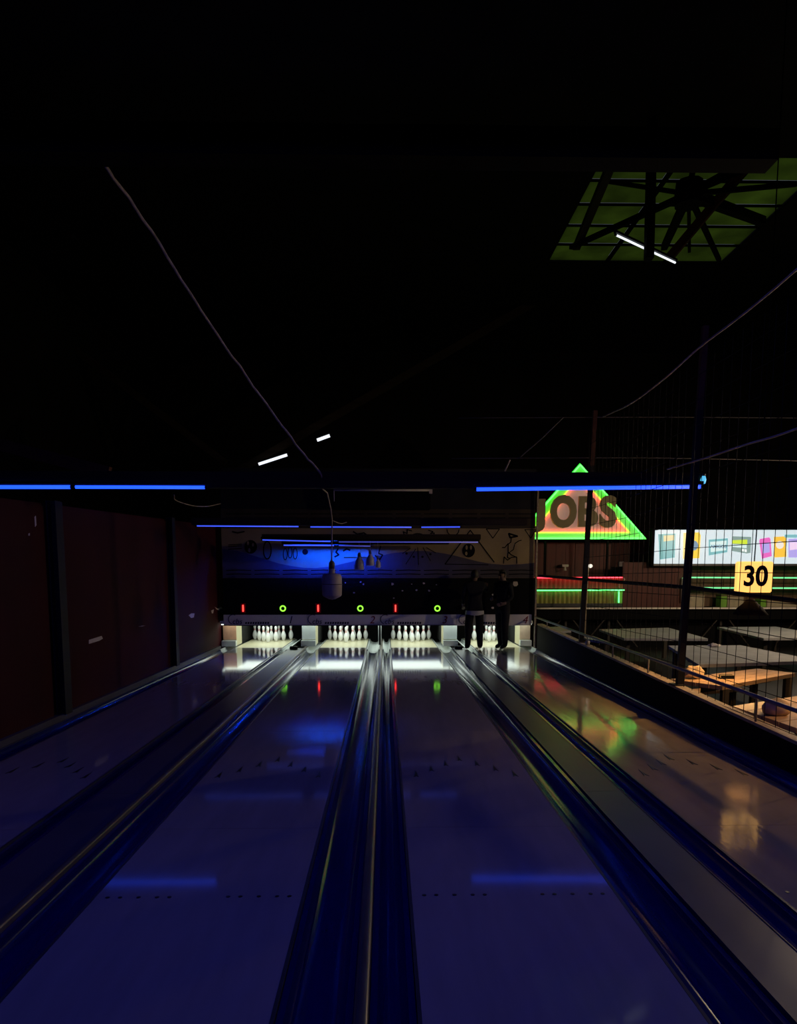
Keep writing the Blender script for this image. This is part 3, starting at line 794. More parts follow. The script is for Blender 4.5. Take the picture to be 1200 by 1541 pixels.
for pts in ([(134, 963), (153, 957), (155, 961), (150, 964), (134, 969)], [(208, 943), (214, 941.5), (219, 941.5), (213, 943)], [(284, 926), (288, 923), (293, 923), (292, 929), (288, 930)], [(318, 919), (322, 917), (321, 923), (319, 923)], [(323, 913), (328, 916), (333, 913), (336, 917), (331, 919), (326, 917)], [(52, 778), (54, 776), (55, 790), (53, 793)], [(43, 803), (45, 802), (45, 806), (43, 806)]):
    V = [atX(x, y, -3.753) for x, y in pts]
    V2 = [v + Vector((-0.004, 0, 0)) for v in V]
    n = len(V)
    mobj('paper_scrap', V + V2, [tuple(range(n)), tuple(range(2 * n - 1, n - 1, -1))] + [(i, (i + 1) % n, n + (i + 1) % n, n + i) for i in range(n)], paper_m, wp[min(2, sum(1 for e_ in edges[1:3] if V[0].y > e_))])

# ------------------------------------------------------------------ right fence
FX = 3.46
def zs(y): return 0.276 + 0.0272 * (y - 6.1)
def zr(y): return 0.54 + 0.0158 * (y - 6.1)
YF0, YF1 = 1.2, 16.3
V = []; 
for y in (YF0, YF1):
    V += [(FX - 0.05, y, -0.14), (FX + 0.05, y, -0.14), (FX + 0.05, y, zs(y) - 0.03), (FX - 0.05, y, zs(y) - 0.03)]
V[0:0] = []
tag(mobj('wall_right_low', V, BF, sidewall_m), kind='structure')
tag(box('wall_platform_side', 3.42, 3.52, -3, YB, -0.45, -0.145, sidewall_m), kind='structure')
V = []
for y in (YF0, YF1):
    V += [(FX - 0.055, y, zs(y) - 0.03), (FX + 0.065, y, zs(y) - 0.03), (FX + 0.065, y, zs(y)), (FX - 0.055, y, zs(y))]
tag(mobj('wall_sill', V, BF, sill_m), 'narrow worn wooden sill sloping along the foot of the fence', 'sill')
hr = empty('handrail', (FX - 0.1, 9, 0.3), 'grey pipe handrail running along the fence above the sill', 'handrail')
MB().tube([(FX - 0.10, YF0, zr(YF0)), (FX - 0.10, YF1, zr(YF1))], 0.019, 10).build('pipe', pipe_m, hr, True)
for y in (4.0, 6.6, 9.4, 10.9, 12.3, 15.4):
    MB().tube([(FX - 0.03, y, zs(y)), (FX - 0.03, y, zr(y) - 0.05), (FX - 0.10, y, zr(y) - 0.012)], 0.011, 6).build('bracket', pipe_m, hr, True)
pn = ['nearest tall fence post, left of the menu light box', 'second tall fence post, crossing the lettered neon sign', ]
for i, y in enumerate((8.53, 12.8)):
    o = empty('fence_post', (FX, y, zs(y)), pn[i], 'post', 'fence posts')
    zt = 4.42
    xb_, xt_, hw_ = ((FX + .035, FX + .15, .036), (FX, FX + .13, .038))[i]
    zm_ = 3.5; xm_ = xb_ + (xt_ - xb_) * (zm_ - zs(y)) / (zt - zs(y))
    MB().bar((xb_, y, zs(y)), (xm_, y, zm_), 2 * hw_, 2 * hw_).build('lower_post', steel_m, o)
    MB().bar((xm_, y, zm_), (xt_, y, zt), 1.8 * hw_, 1.8 * hw_).build('rusty_upper_post', rust_m, o)
    box('foot_plate', FX - 0.06, FX + 0.06, y - 0.09, y + 0.09, zs(y) - 0.005, zs(y) + 0.012, steel_m, o)
# wire netting of the fence, one bay either side of the nearest post
wire_m = mat('black_wire', (0.008, 0.008, 0.008), 0.7, spec=0.1)
def bay(y0, y1, label, ztop):
    o = empty('wire_netting', (FX, (y0 + y1) / 2, 0.3), label, 'netting', 'fence netting')
    mb = MB(); y = y0 + 0.1
    r = 0.0035
    while y < y1 - 0.06:
        yy = y + random.uniform(-0.015, 0.015)
        mid = (zs(y) + ztop) / 2
        mb.tube([(FX, yy, zs(y) + .012), (FX + 0.004, yy + random.uniform(-.02, .02), mid), (FX, yy, ztop)], r, 4, False); y += 0.2
    v = mb.build('upright_wires', wire_m, o); v['kind'] = 'stuff'
    mb = MB(); z = 0.32
    while z < ztop:
        if z > zs(y0):
            s = random.uniform(-.015, .015)
            mb.tube([(FX, y0 + 0.05, z), (FX, (y0 + y1) / 2, z - 0.02 + s), (FX, y1 - 0.05, z)], r, 4, False)
        z += 0.27
    v = mb.build('level_wires', wire_m, o); v['kind'] = 'stuff'
bay(3.6, 8.53, 'black wire netting of the fence right of the nearest post', 4.0)
bay(8.53, 12.8, 'black wire netting of the fence between the two tall posts', 4.0)
cable('fence_cable', [(FX, 4.4, 4.35), atX(1200, 405, FX), atX(1120, 472, FX), atX(1053, 523, FX), atX(1000, 570, FX), atX(950, 607, FX), atX(908, 627, FX)], 0.011, 'pale sagging cable rising to the right from the second fence post')
cable('fence_cable', [(FX - .06, 4.6, 2.9), atX(1200, 645, FX - .06), atX(1120, 670, FX - .06), atX(1060, 690, FX - .06), atX(1005, 706, FX - .06)], 0.010, 'pale taut cable above the menu light box')
cable('guy_wire', [atY(848, 628, 12.8), atY(815, 660, 12.85), atY(781, 689.5, 12.95)], 0.012, 'short slanting guy wire above the right end of the mural', MATS.get('dull_wire') or mat('dull_wire', (0.13, 0.11, 0.10), 0.7))
cable('guy_wire', [atY(690, 629, 12.8), atY(900, 628, 12.8), atY(1040, 628, 12.8), atY(1200, 629, 12.8), atY(1300, 630, 12.8)], 0.007, 'upper thin horizontal wire at the top of the second fence post', MATS.get('dull_wire') or mat('dull_wire', (0.13, 0.11, 0.10), 0.7))
cable('guy_wire', [atY(680, 690, 12.95), atY(900, 689, 12.95), atY(1040, 690, 12.95), atY(1300, 696, 12.95)], 0.007, 'lower thin horizontal wire above the lettered neon sign', MATS.get('dull_wire') or mat('dull_wire', (0.13, 0.11, 0.10), 0.7))
cable('guy_wire', [atY(760, 709, 13.0), atY(768, 692, 13.0)], 0.014, 'short stub of cable standing above the nearest beam')
tag(MB().tube([atY(812, 866.5, 15.5), atX(1035, 884, 4.0), atX(1210, 906, 4.2)], 0.028, 8).build('dark_pipe', steel_m), 'dark slanting pipe crossing in front of the counters', 'pipe')

# ------------------------------------------------------------------ tables beyond the fence
ZT = 0.30
def table(corners, label, m, planks=0, th=0.05, group='tables beyond the fence', cover=False):
    c = sum((Vector((x, y, 0)) for x, y in corners), Vector()) / 4
    o = empty('table', (c.x, c.y, -0.45), label, 'table', group)
    C = [Vector((x, y, 0)) for x, y in corners]
    if planks:
        for k in range(planks):
            t0 = k / planks + 0.006; t1 = (k + 1) / planks - 0.006
            q = [C[0].lerp(C[3], t0), C[1].lerp(C[2], t0), C[1].lerp(C[2], t1), C[0].lerp(C[3], t1)]
            MB().prismZ([(p.x, p.y) for p in q], ZT - th, ZT).build('plank', m, o)
    else:
        t = MB().prismZ([(p.x, p.y) for p in C], ZT - th, ZT).build('table_top', m, o)
    for p in C:
        q = p.lerp(c.copy().xy.to_3d(), 0.14)
        MB().box(q.x - 0.04, q.x + 0.04, q.y - 0.04, q.y + 0.04, -0.45, ZT - th).build('leg', leg_m, o)
    a = C[0].lerp(C[3], .5).lerp(c.xy.to_3d(), .15); b = C[1].lerp(C[2], .5).lerp(c.xy.to_3d(), .15)
    MB().bar((a.x, a.y, ZT - th - 0.05), (b.x, b.y, ZT - th - 0.05), 0.04, 0.08).build('apron', leg_m, o)
    return o
def tz(px, py, z=ZT):
    p = atZ(px, py, z); return (p.x, p.y)
table([tz(902, 947), tz(1006, 944.5), tz(1066, 961), tz(940, 960.5)], 'pale table behind the second fence post', cloth_m)
table([tz(1080, 943.7), tz(1168, 943), tz(1262, 959), tz(1150, 960.5)], 'green-tinged pale table below the menu light box', cloth_m)
table([tz(1006, 971.5), tz(1115, 971), tz(1232, 994), tz(1052, 1000)], 'large grey covered table in the middle of the hall', cloth_m)
table([tz(1009, 1022), tz(1140, 1006), tz(1198, 1013), tz(1088, 1032.5)], 'orange-lit wooden table under the numbered lamp', wood_m, planks=4)
table([(3.57, 7.35), (5.25, 8.36), (5.66, 7.30), (3.62, 6.25)], 'orange-lit plank table at the right edge, nearest to the camera', wood_m, planks=4)
table([tz(824, 943.5), tz(848, 943), tz(860, 949), tz(836, 950)], 'small distant pale table by the far end of the handrail', cloth_m)
table([tz(878, 958), tz(893, 957), tz(917, 966), tz(884, 962)], 'low dark grey table right of the second fence post foot', cloth_m)

# bench under the orange table
bo = empty('bench', (3.95, 8.4, -0.45), 'narrow plank bench in front of the orange-lit table', 'bench')
p, q = atZ(1040, 1042, 0.0), atZ(1110, 1036, 0.0)
MB().bar(p, q, 0.26, 0.04).build('seat_plank', wood_m, bo)
for t in (.15, .85):
    r_ = p.lerp(q, t)
    MB().box(r_.x - .04, r_.x + .04, r_.y - .1, r_.y + .1, -0.45, -0.02).build('leg', leg_m, bo)
# things on the tables
def lump(name, c, rx, ry, rz, m, label, cat, seed=1, amp=0.12, rot=0.0):
    rnd = random.Random(seed)
    bm = bmesh.new(); bmesh.ops.create_icosphere(bm, subdivisions=3, radius=1)
    ph = [rnd.uniform(0, 6.28) for _ in range(6)]
    for v in bm.verts:
        n_ = v.co
        s = 1 + amp * (math.sin(5 * n_.x + ph[0]) * math.sin(4 * n_.y + ph[1]) + .5 * math.sin(9 * n_.z + 6 * n_.x + ph[2]))
        v.co = Vector((n_.x * rx * s, n_.y * ry * s, max(n_.z, -0.55) * rz * s))
    zmin = min(v.co.z for v in bm.verts)
    for v in bm.verts: v.co.z -= zmin
    me = bpy.data.meshes.new(name); bm.to_mesh(me); bm.free()
    for p_ in me.polygons: p_.use_smooth = True
    me.materials.append(m)
    o = bpy.data.objects.new(name, me); COL.objects.link(o); o.location = c; o.rotation_euler.z = rot
    return tag(o, label, cat)
sack_m = mat('tan_sackcloth', (0.50, 0.36, 0.22), 0.8, var=0.3, scale=9, bump=0.5, bscale=12, bdist=0.02)
p = atZ(1046, 1021, ZT); lump('crumpled_bag', (p.x, p.y, ZT), 0.15, 0.10, 0.10, sack_m, 'crumpled tan bag on the left end of the orange-lit table', 'bag', 3, .2, .5)
lump('round_cushion', (3.77, 6.88, ZT + .001), 0.13, 0.11, 0.10, sack_m, 'rounded tan cushion on the nearest plank table', 'cushion', 5, .05)
p = atZ(1093, 1021, ZT)
nh = empty('napkin_rack', (p.x, p.y, ZT), 'small dark wire rack with pale stripes on the orange-lit table', 'rack')
box('base', p.x - .09, p.x + .09, p.y - .05, p.y + .05, ZT, ZT + .012, black_m, nh)
for k in range(4): box('card', p.x - .085, p.x + .085, p.y - .045 + k * .025, p.y - .04 + k * .025, ZT + .012, ZT + .045 + .004 * k, palebox_m if k % 2 else black_m, nh)
p = atZ(883, 970, .42); lump('paper_wad', (FX + .0, p.y - .35, zs(p.y - .35)), 0.04, 0.06, 0.05, paper_m, 'crumpled white paper on the fence sill by the second post', 'paper', 8, .25)
p = atZ(1068, 972, ZT); lump('paper_wad', (p.x, p.y - .2, ZT), 0.10, 0.06, 0.04, paper_m, 'crumpled white paper on the large grey covered table', 'paper', 9, .25)

# pendant lamp with the illuminated number box
YN = 9.0
cbx = atY(1134.5, 868, YN); kk = YN / F
nl = empty('number_lamp', (cbx.x, YN, atY(1134, 925, YN).z), 'illuminated yellow box numbered 30 above a conical lamp shade', 'lamp')
nb_m = emit('yellow_lightbox', (1.0, 0.52, 0.115), 1.4, (0.8, 0.6, 0.3))
hw = 25.0 * kk; z0 = atY(1134, 891.5, YN).z; z1 = atY(1134, 845, YN).z
ang = math.radians(-8)
bxo = box('number_box', -hw, hw, -0.06, 0.06, 0, z1 - z0, nb_m, None, 0.012)
bxo.parent = nl; bxo.location = Vector((cbx.x, YN, z0)) - wloc(nl); bxo.rotation_euler.z = -0.12
tm = textmesh('number', '30', 31 * kk * 1.34, (cbx.x - 0.008, YN - 0.066, (z0 + z1) / 2), mat('number_black', (0.012, 0.010, 0.006), 0.6), nl, 0.003, 0.010, sx=0.86, rot=(math.pi / 2, 0, -0.12))
zsh = atY(1134, 925, YN).z
MB().lathe([(0.200, 0.0), (0.205, 0.006), (0.15, 0.08), (0.085, 0.14), (0.045, 0.19), (0.0, 0.20)], (cbx.x - .02, YN, zsh), 24, cap=False).build('shade', mat('lamp_shade_brown', (0.020, 0.014, 0.008), 0.8, spec=.1), nl, True)
MB().lathe([(0.0, 0.0), (0.022, 0.01), (0.030, 0.035), (0.020, 0.065), (0.0, 0.075)], (cbx.x - .02, YN, zsh + 0.072), 12).build('bulb', bulb_e, nl, True)
MB().tube([(cbx.x - .02, YN, zsh + .19), (cbx.x - .02, YN, z0)], 0.018, 8).build('stem', brass_m, nl)
MB().tube([(cbx.x, YN, z1), (cbx.x + .03, YN, 3.2), (cbx.x + .02, YN, SZ)], 0.007, 6).build('wire', wire_m, nl)

# a second shaded pendant over the nearest plank table
x2, y2, z2 = 5.25, 6.6, 1.5
o = empty('table_pendant', (x2, y2, z2), 'dark conical pendant over the nearest plank table', 'lamp')
MB().lathe([(0.200, 0.0), (0.205, 0.006), (0.15, 0.08), (0.085, 0.14), (0.045, 0.19), (0.0, 0.20)], (x2, y2, z2), 24, cap=False).build('shade', MATS['lamp_shade_brown'], o, True)
MB().lathe([(0.0, 0.0), (0.022, 0.01), (0.030, 0.035), (0.020, 0.065), (0.0, 0.075)], (x2, y2, z2 + 0.04), 12).build('bulb', bulb_e, o, True)
MB().tube([(x2, y2, z2 + .19), (x2, y2, SZ)], 0.007, 6).build('wire', wire_m, o)

# ------------------------------------------------------------------ kiosks and signs at the back of the hall
YK = 21.0
def K(px, py, y=YK): return atY(px, py, y)
# lettered neon triangle
apex, br, blf = K(873, 697), K(973.5, 811.5), K(772.5, 811.5)
sg = empty('neon_sign', ((br.x + blf.x) / 2, YK, br.z), 'triangular green and red neon sign reading JOBS', 'sign')
T0 = [Vector((blf.x, blf.z)), Vector((br.x, br.z)), Vector((apex.x, apex.z))]
cen = (T0[0] + T0[1] + T0[2]) / 3
inr = (cen.y - T0[0].y)
def inset(d): return [cen + (p - cen) * (1 - d / inr) for p in T0]
MB().prismY([tuple(p) for p in T0], YK + 0.02, YK + 0.25).build('cabinet', black_m, sg)
def frame(name, d0, d1, y0, y1, m):
    A, B = inset(d0), inset(d1); mb = MB()
    for i in range(3):
        j = (i + 1) % 3
        mb.prismY([tuple(A[i]), tuple(A[j]), tuple(B[j]), tuple(B[i])], y0, y1)
    return mb.build(name, m, sg)
def trituve(name, d, r, m, y):
    A = inset(d)
    P = [Vector((p.x, y, p.y)) for p in A]
    mb = MB()
    for i in range(3): mb.tube([P[i], P[(i + 1) % 3]], r, 8)
    return mb.build(name, m, sg)
frame('green_border', 0.0, 0.19, YK - 0.02, YK + 0.02, greenband_e)
MB().prismY([tuple(p) for p in inset(0.19)], YK - 0.005, YK + 0.02).build('sign_face', signface_m, sg)
for xx in (apex.x - .9, apex.x + .9):
    MB().box(xx - .03, xx + .03, YK + .1, YK + .16, K(900, 868).z, br.z + .1).build('standoff', black_m, sg)
trituve('green_tube', 0.025, 0.022, green_e, YK - 0.05)
trituve('yellow_tube', 0.185, 0.018, yellow_e, YK - 0.05)
trituve('red_tube', 0.225, 0.014, red_e, YK - 0.05)
lt = [('J', 816), ('O', 848), ('B', 884), ('S', 915)]
for ch, px in lt:
    p = K(px - (1 if ch == 'J' else 0), 772.5, YK - 0.16)
    textmesh('letter', ch, 43 * YK / F * 1.40, (p.x, YK - 0.16, p.z), letter_m, sg, 0.05, {'O': .060, 'J': .055, 'B': .034, 'S': .048}[ch], sx={'B': .92, 'O': .78, 'J': .95, 'S': .88}[ch], sy=.80 if ch == 'J' else 1.0)

# left kiosk: counter, corrugated fronts with neon
kL, kR = K(790, 870).x, K(938, 870).x
zc = K(900, 914).z
ks = empty('left_kiosk', ((kL + kR) / 2, YK + .4, -0.45), 'kiosk with red and green neon lines under the lettered sign', 'kiosk')
def corrugated(name, x0, x1, y, z0, z1, m, parent, pitch=0.13, amp=0.025):
    V = []; Fc = []; n = int((x1 - x0) / pitch * 4)
    for i in range(n + 1):
        x = x0 + (x1 - x0) * i / n
        dy = amp * math.sin(2 * math.pi * (x - x0) / pitch)
        V += [(x, y + dy, z0), (x, y + dy, z1)]
    for i in range(n): Fc.append((2 * i, 2 * i + 2, 2 * i + 3, 2 * i + 1))
    return mobj(name, V, Fc, m, parent)
corrugated('red_panel', kL, kR, YK, K(900, 885.5).z, K(900, 868).z, corr_r, ks)
corrugated('yellow_panel', kL, kR, YK, K(900, 908).z, K(900, 887).z, corr_g, ks)
box('back_body', kL, kR, YK + .05, YK + 1.2, K(900, 908).z, K(900, 868).z, black_m, ks)
MB().tube([K(806, 869.5, YK - .07), K(937, 869, YK - .07)], 0.016, 8).build('red_tube', emit('red_neon_soft', (1.0, 0.03, 0.06), 4.0), ks, True)
MB().tube([K(938, 869, YK - .09), K(940.5, 872, YK - .1), K(938, 876, YK - .09), K(932, 878, YK - .08), K(932, 884, YK - .08)], 0.018, 8).build('tube_end', mat('pale_pink_glass', (.8, .45, .42), .3), ks, True)
kg_e = emit('green_neon_soft', (0.10, 1.0, 0.22), 3.0)
MB().tube([K(806, 888.5, YK - .07), K(940, 888, YK - .07)], 0.016, 8).build('green_tube', kg_e, ks, True)
MB().tube([K(931.5, 888, YK - .07), K(931.5, 907, YK - .07)], 0.024, 8).build('green_tube', kg_e, ks, True)
box('plinth', kL, kR, YK - .03, YK + .06, K(900, 913).z, K(900, 908).z, trim_m, ks)
# kiosk rear wall of planks above the counter, between and behind the kiosks
pw = empty('plank_wall', (8, YK + 1.3, -0.45), 'dark reddish plank wall behind and between the kiosks', 'wall')
x = kL; i = 0
while x < 13.0:
    box('plank', x + .004, x + .29, YK + 1.25 + .01 * (i % 3), YK + 1.3, -0.45, 2.62, plank_m if x < 8.6 else brownplank_m, pw); x += 0.294; i += 1
# red plank partition between the kiosks
pp = empty('plank_partition', (7.3, YK + .2, zc), 'red-lit plank partition between the left kiosk and the menu light box', 'partition')
x = kR + .02; i = 0
while x < K(1028, 900).x:
    box('plank', x, x + .185, YK + .1 + .008 * (i % 2), YK + .14, zc, K(900, 846).z, plank_m, pp); x += .19; i += 1
# long counter with white edge
ct = empty('counter', (8.5, YK - .3, -0.45), 'long dark counter with a pale front edge in front of the kiosks', 'counter')
xe = 13.0
box('worktop', kL, xe, YK - .55, YK + .6, zc - .05, zc, black_m, ct)
box('pale_edge', kL, xe, YK - .57, YK - .55, zc - .025, zc + .020, mat('pale_counter_edge', (.92, .82, .74), .4), ct)
box('apron', kL, xe, YK - .52, YK - .48, zc - .32, zc - .05, black_m, ct)
for px in (848, 912, 1078, 1195):
    p = K(px, 930)
    MB().bar((p.x, YK - .3, -0.45), (p.x, YK - .3, zc - .05), .06, .06).build('leg', leg_m, ct)
    for s in (-1, 1):
        MB().bar((p.x + s * .05, YK - .45, zc - .18), (p.x + s * .8, YK - .45, -0.40), .025, .03).build('brace', leg_m, ct)
box('front_screen', kL, xe, YK - .12, YK - .08, -0.45, zc - .05, black_m, ct)
# menu light box
ml = empty('menu_lightbox', (10.2, YK - .2, K(1100, 848).z), 'long white backlit menu board with pictures of packaged snacks', 'sign')
mz0, mz1 = K(1090, 848.5).z, K(1090, 798).z
mxl, mxr = K(982, 820).x, 13.2
lb_e = emit('lightbox_white', (0.64, 0.84, 0.95), 0.76, (.8, .8, .8))
box('casing', mxl - .08, mxr, YK - .18, YK + .1, mz0 - .07, mz1 + .04, black_m, ml)
lit = box('lit_panel', mxl, mxr, YK - .20, YK - .18, mz0, mz1, lb_e, ml)
box('bottom_strip', mxl - .02, mxr, YK - .22, YK - .17, mz0 - .06, mz0 - .002, mat('casing_grey', (.12, .12, .12), .4), ml)
def pr(name, pts, col, s=1.0, dy=.205):
    P = [(K(x, y, YK - .2).x, K(x, y, YK - .2).z) for x, y in pts]
    key = 'print_%02d%02d%02d' % tuple(int(c * 99) for c in col)
    m = MATS.get(key) or emit(key, col, s, tuple(c * .5 for c in col))
    return MB().prismY(P, YK - dy, YK - dy + .004).build(name, m, lit)
teal, teal2, slate, yel, lime, pink, lil, orange, pale = (.10, .34, .36), (.17, .43, .46), (.12, .24, .36), (.86, .58, .04), (.58, .74, .05), (.74, .14, .50), (.42, .36, .78), (.88, .52, .06), (.62, .80, .80)
pr('printed_box', [(991, 804), (1017, 803), (1016, 839), (994, 842)], teal2)
pr('printed_box_side', [(991, 804), (998, 804), (998, 841.5), (993, 842)], teal, dy=.209)
pr('printed_label', [(999, 806), (1015, 805), (1015, 813), (999, 815)], (.66, .60, .34), dy=.209)
pr('printed_pack', [(1029, 802), (1053, 801), (1055, 806), (1053, 840), (1028, 841)], yel)
pr('printed_pack_side', [(1029, 802), (1033, 802), (1033, 841), (1028, 841)], (.86, .66, .24), dy=.209)
pr('printed_label', ell(1045, 821, 6, 7.5, 14)[:-1], slate, dy=.209)
pr('printed_box', [(1067, 812), (1096, 810), (1095, 831), (1067, 836)], teal2)
pr('printed_label', [(1069, 815.5), (1094, 813.5), (1093, 828), (1070, 831)], pale, dy=.209)
p = K(1082, 822.5, YK - .22); textmesh('printed_lettering', 'AMIGOS', .125, (p.x, YK - .212, p.z), MATS['print_112335'], lit, .002, .004)
pr('printed_box', [(1103, 807), (1131, 808), (1130, 832), (1124, 833), (1101, 829)], (.22, .32, .30))
pr('printed_label', [(1102, 813), (1125, 812), (1125, 819), (1102, 818)], lime, dy=.209)
pr('printed_label', [(1103, 819), (1124, 820), (1124, 825), (1103, 823)], pale, dy=.209)
pr('printed_label', [(1117, 826), (1120, 826.3), (1120, 830), (1117, 829.5)], (.85, .92, .9), dy=.209)
pr('printed_label', [(1121, 826.4), (1124, 826.8), (1124, 831), (1121, 830.4)], (.85, .92, .9), dy=.209)
pr('printed_pack', [(1144, 811), (1158, 808.5), (1160, 811), (1162, 837), (1147, 841), (1143, 814)], pink)
pr('printed_label', [(1147, 818), (1158, 816), (1159, 831), (1148, 833)], lil, dy=.209)
pr('printed_pack', [(1165, 808), (1183, 807), (1184, 838), (1166, 839)], orange)
pr('printed_label', ell(1174, 820, 6, 6, 12)[:-1], (.80, .74, .66), dy=.209)
pr('printed_pack', [(1187, 811), (1207, 810), (1207, 839), (1187, 839)], lil)
pr('printed_label', [(1189, 816), (1205, 816), (1205, 826), (1189, 828)], (.80, .62, .84), dy=.209)
pr('printed_band', [(1181, 804.5), (1240, 804), (1240, 810), (1181, 809)], (.20, .46, .50), dy=.209)
for x in (1215, 1242):
    pr('printed_pack', [(x, 812), (x + 20, 811), (x + 20, 839), (x, 840)], orange if x < 1230 else teal2)
# right kiosk: brown back boards, green neon lines, boxes on the counter
rk = empty('right_kiosk', (10.5, YK + .6, zc), 'kiosk with two green neon lines under the menu light box', 'kiosk')
x = K(1032, 880).x
i = 0
while x < 12.9:
    box('back_board', x, x + .34, YK + .62 + .012 * (i % 2), YK + .68, zc + .001, mz0, brownplank_m, rk); x += .35; i += 1
MB().tube([K(1027, 871, YK), K(1030, 869, YK), K(1300, 870, YK)], 0.020, 8).build('green_tube', emit('pale_green_neon', (0.16, 1.0, 0.36), 1.0), rk, True)
MB().tube([K(1030, 884.5, YK), K(1300, 885.5, YK)], 0.020, 8).build('green_tube', MATS['pale_green_neon'], rk, True)
MB().bar(K(1033, 884, YK + .2), K(1300, 885, YK + .2), .3, .02).build('shelf', mat('shelf_green', (.10, .22, .06), .5), rk)
MB().tube([K(1028, 870, YK), K(1027, 906, YK)], 0.03, 8).build('corner_post', paper_m, rk)
for px0, px1, py0, m, l in ((1038, 1059, 894, palebox_m, 'pale yellow box at the left end of the right counter'), (1084, 1093, 895, greenbox_m, 'lime green box on the right counter beside the lamp shade'), (1095, 1118, 896, palebox_m, 'pale brown box behind the conical lamp shade'), (1144, 1152, 898, greenbox_m, 'lime green box right of the conical lamp shade'), (1154, 1198, 900, palebox_m, 'wide pale box at the right edge of the counter')):
    a = K(px0, py0, YK + .1); b = K(px1, 913, YK + .1)
    o = empty('snack_box', ((a.x + b.x) / 2, YK + .2, zc), l, 'box', 'boxes on the kiosk counter')
    box('carton', a.x, b.x, YK + .05, YK + .35, zc + .001, a.z, m, o, .008)
    box('lid_edge', a.x - .006, b.x + .006, YK + .044, YK + .356, a.z - .04, a.z - .004, brownplank_m, o)
# small fittings on the kiosk front
p = K(852, 853, YK + .9)
o = empty('wall_camera', (p.x, YK + .95, p.z - .1), 'small pale wall lamp above the red neon line', 'fitting')
box('mount', p.x - .1, p.x + .1, YK + .95, YK + 1.24, p.z, p.z + .07, paper_m, o, .01); MB().lathe([(.05, -.11), (.03, -.04), (.03, 0)], (p.x, YK + 1.0, p.z), 10).build('head', paper_m, o)
p = K(955, 848, YK); o = empty('junction_box', (p.x, YK + 1.2, p.z - .07), 'small grey junction box left of the menu light box', 'fitting')
box('box_body', p.x - .07, p.x + .07, YK + 1.14, YK + 1.24, p.z - .07, p.z + .07, board_m, o, .006); box('cover', p.x - .05, p.x + .05, YK + 1.13, YK + 1.14, p.z - .05, p.z + .05, paper_m, o)
p = K(886, 852, 19.5); g = K(881, 912, 19.5)
o = empty('pole_lamp', (g.x, 19.5, -0.45), 'pale pole with a small round lamp beside the second fence post', 'lamp')
MB().tube([(g.x, 19.5, -0.45), (g.x, 19.5, g.z), (p.x - .02, 19.5, p.z)], .04, 8).build('pole', sill_m, o, True)
MB().lathe([(0, -.05), (.05, -.03), (.065, 0), (.05, .04), (0, .055)], (p.x + .04, 19.45, p.z), 12).build('globe', emit('pole_globe', (1, .9, .75), 1.1), o, True)

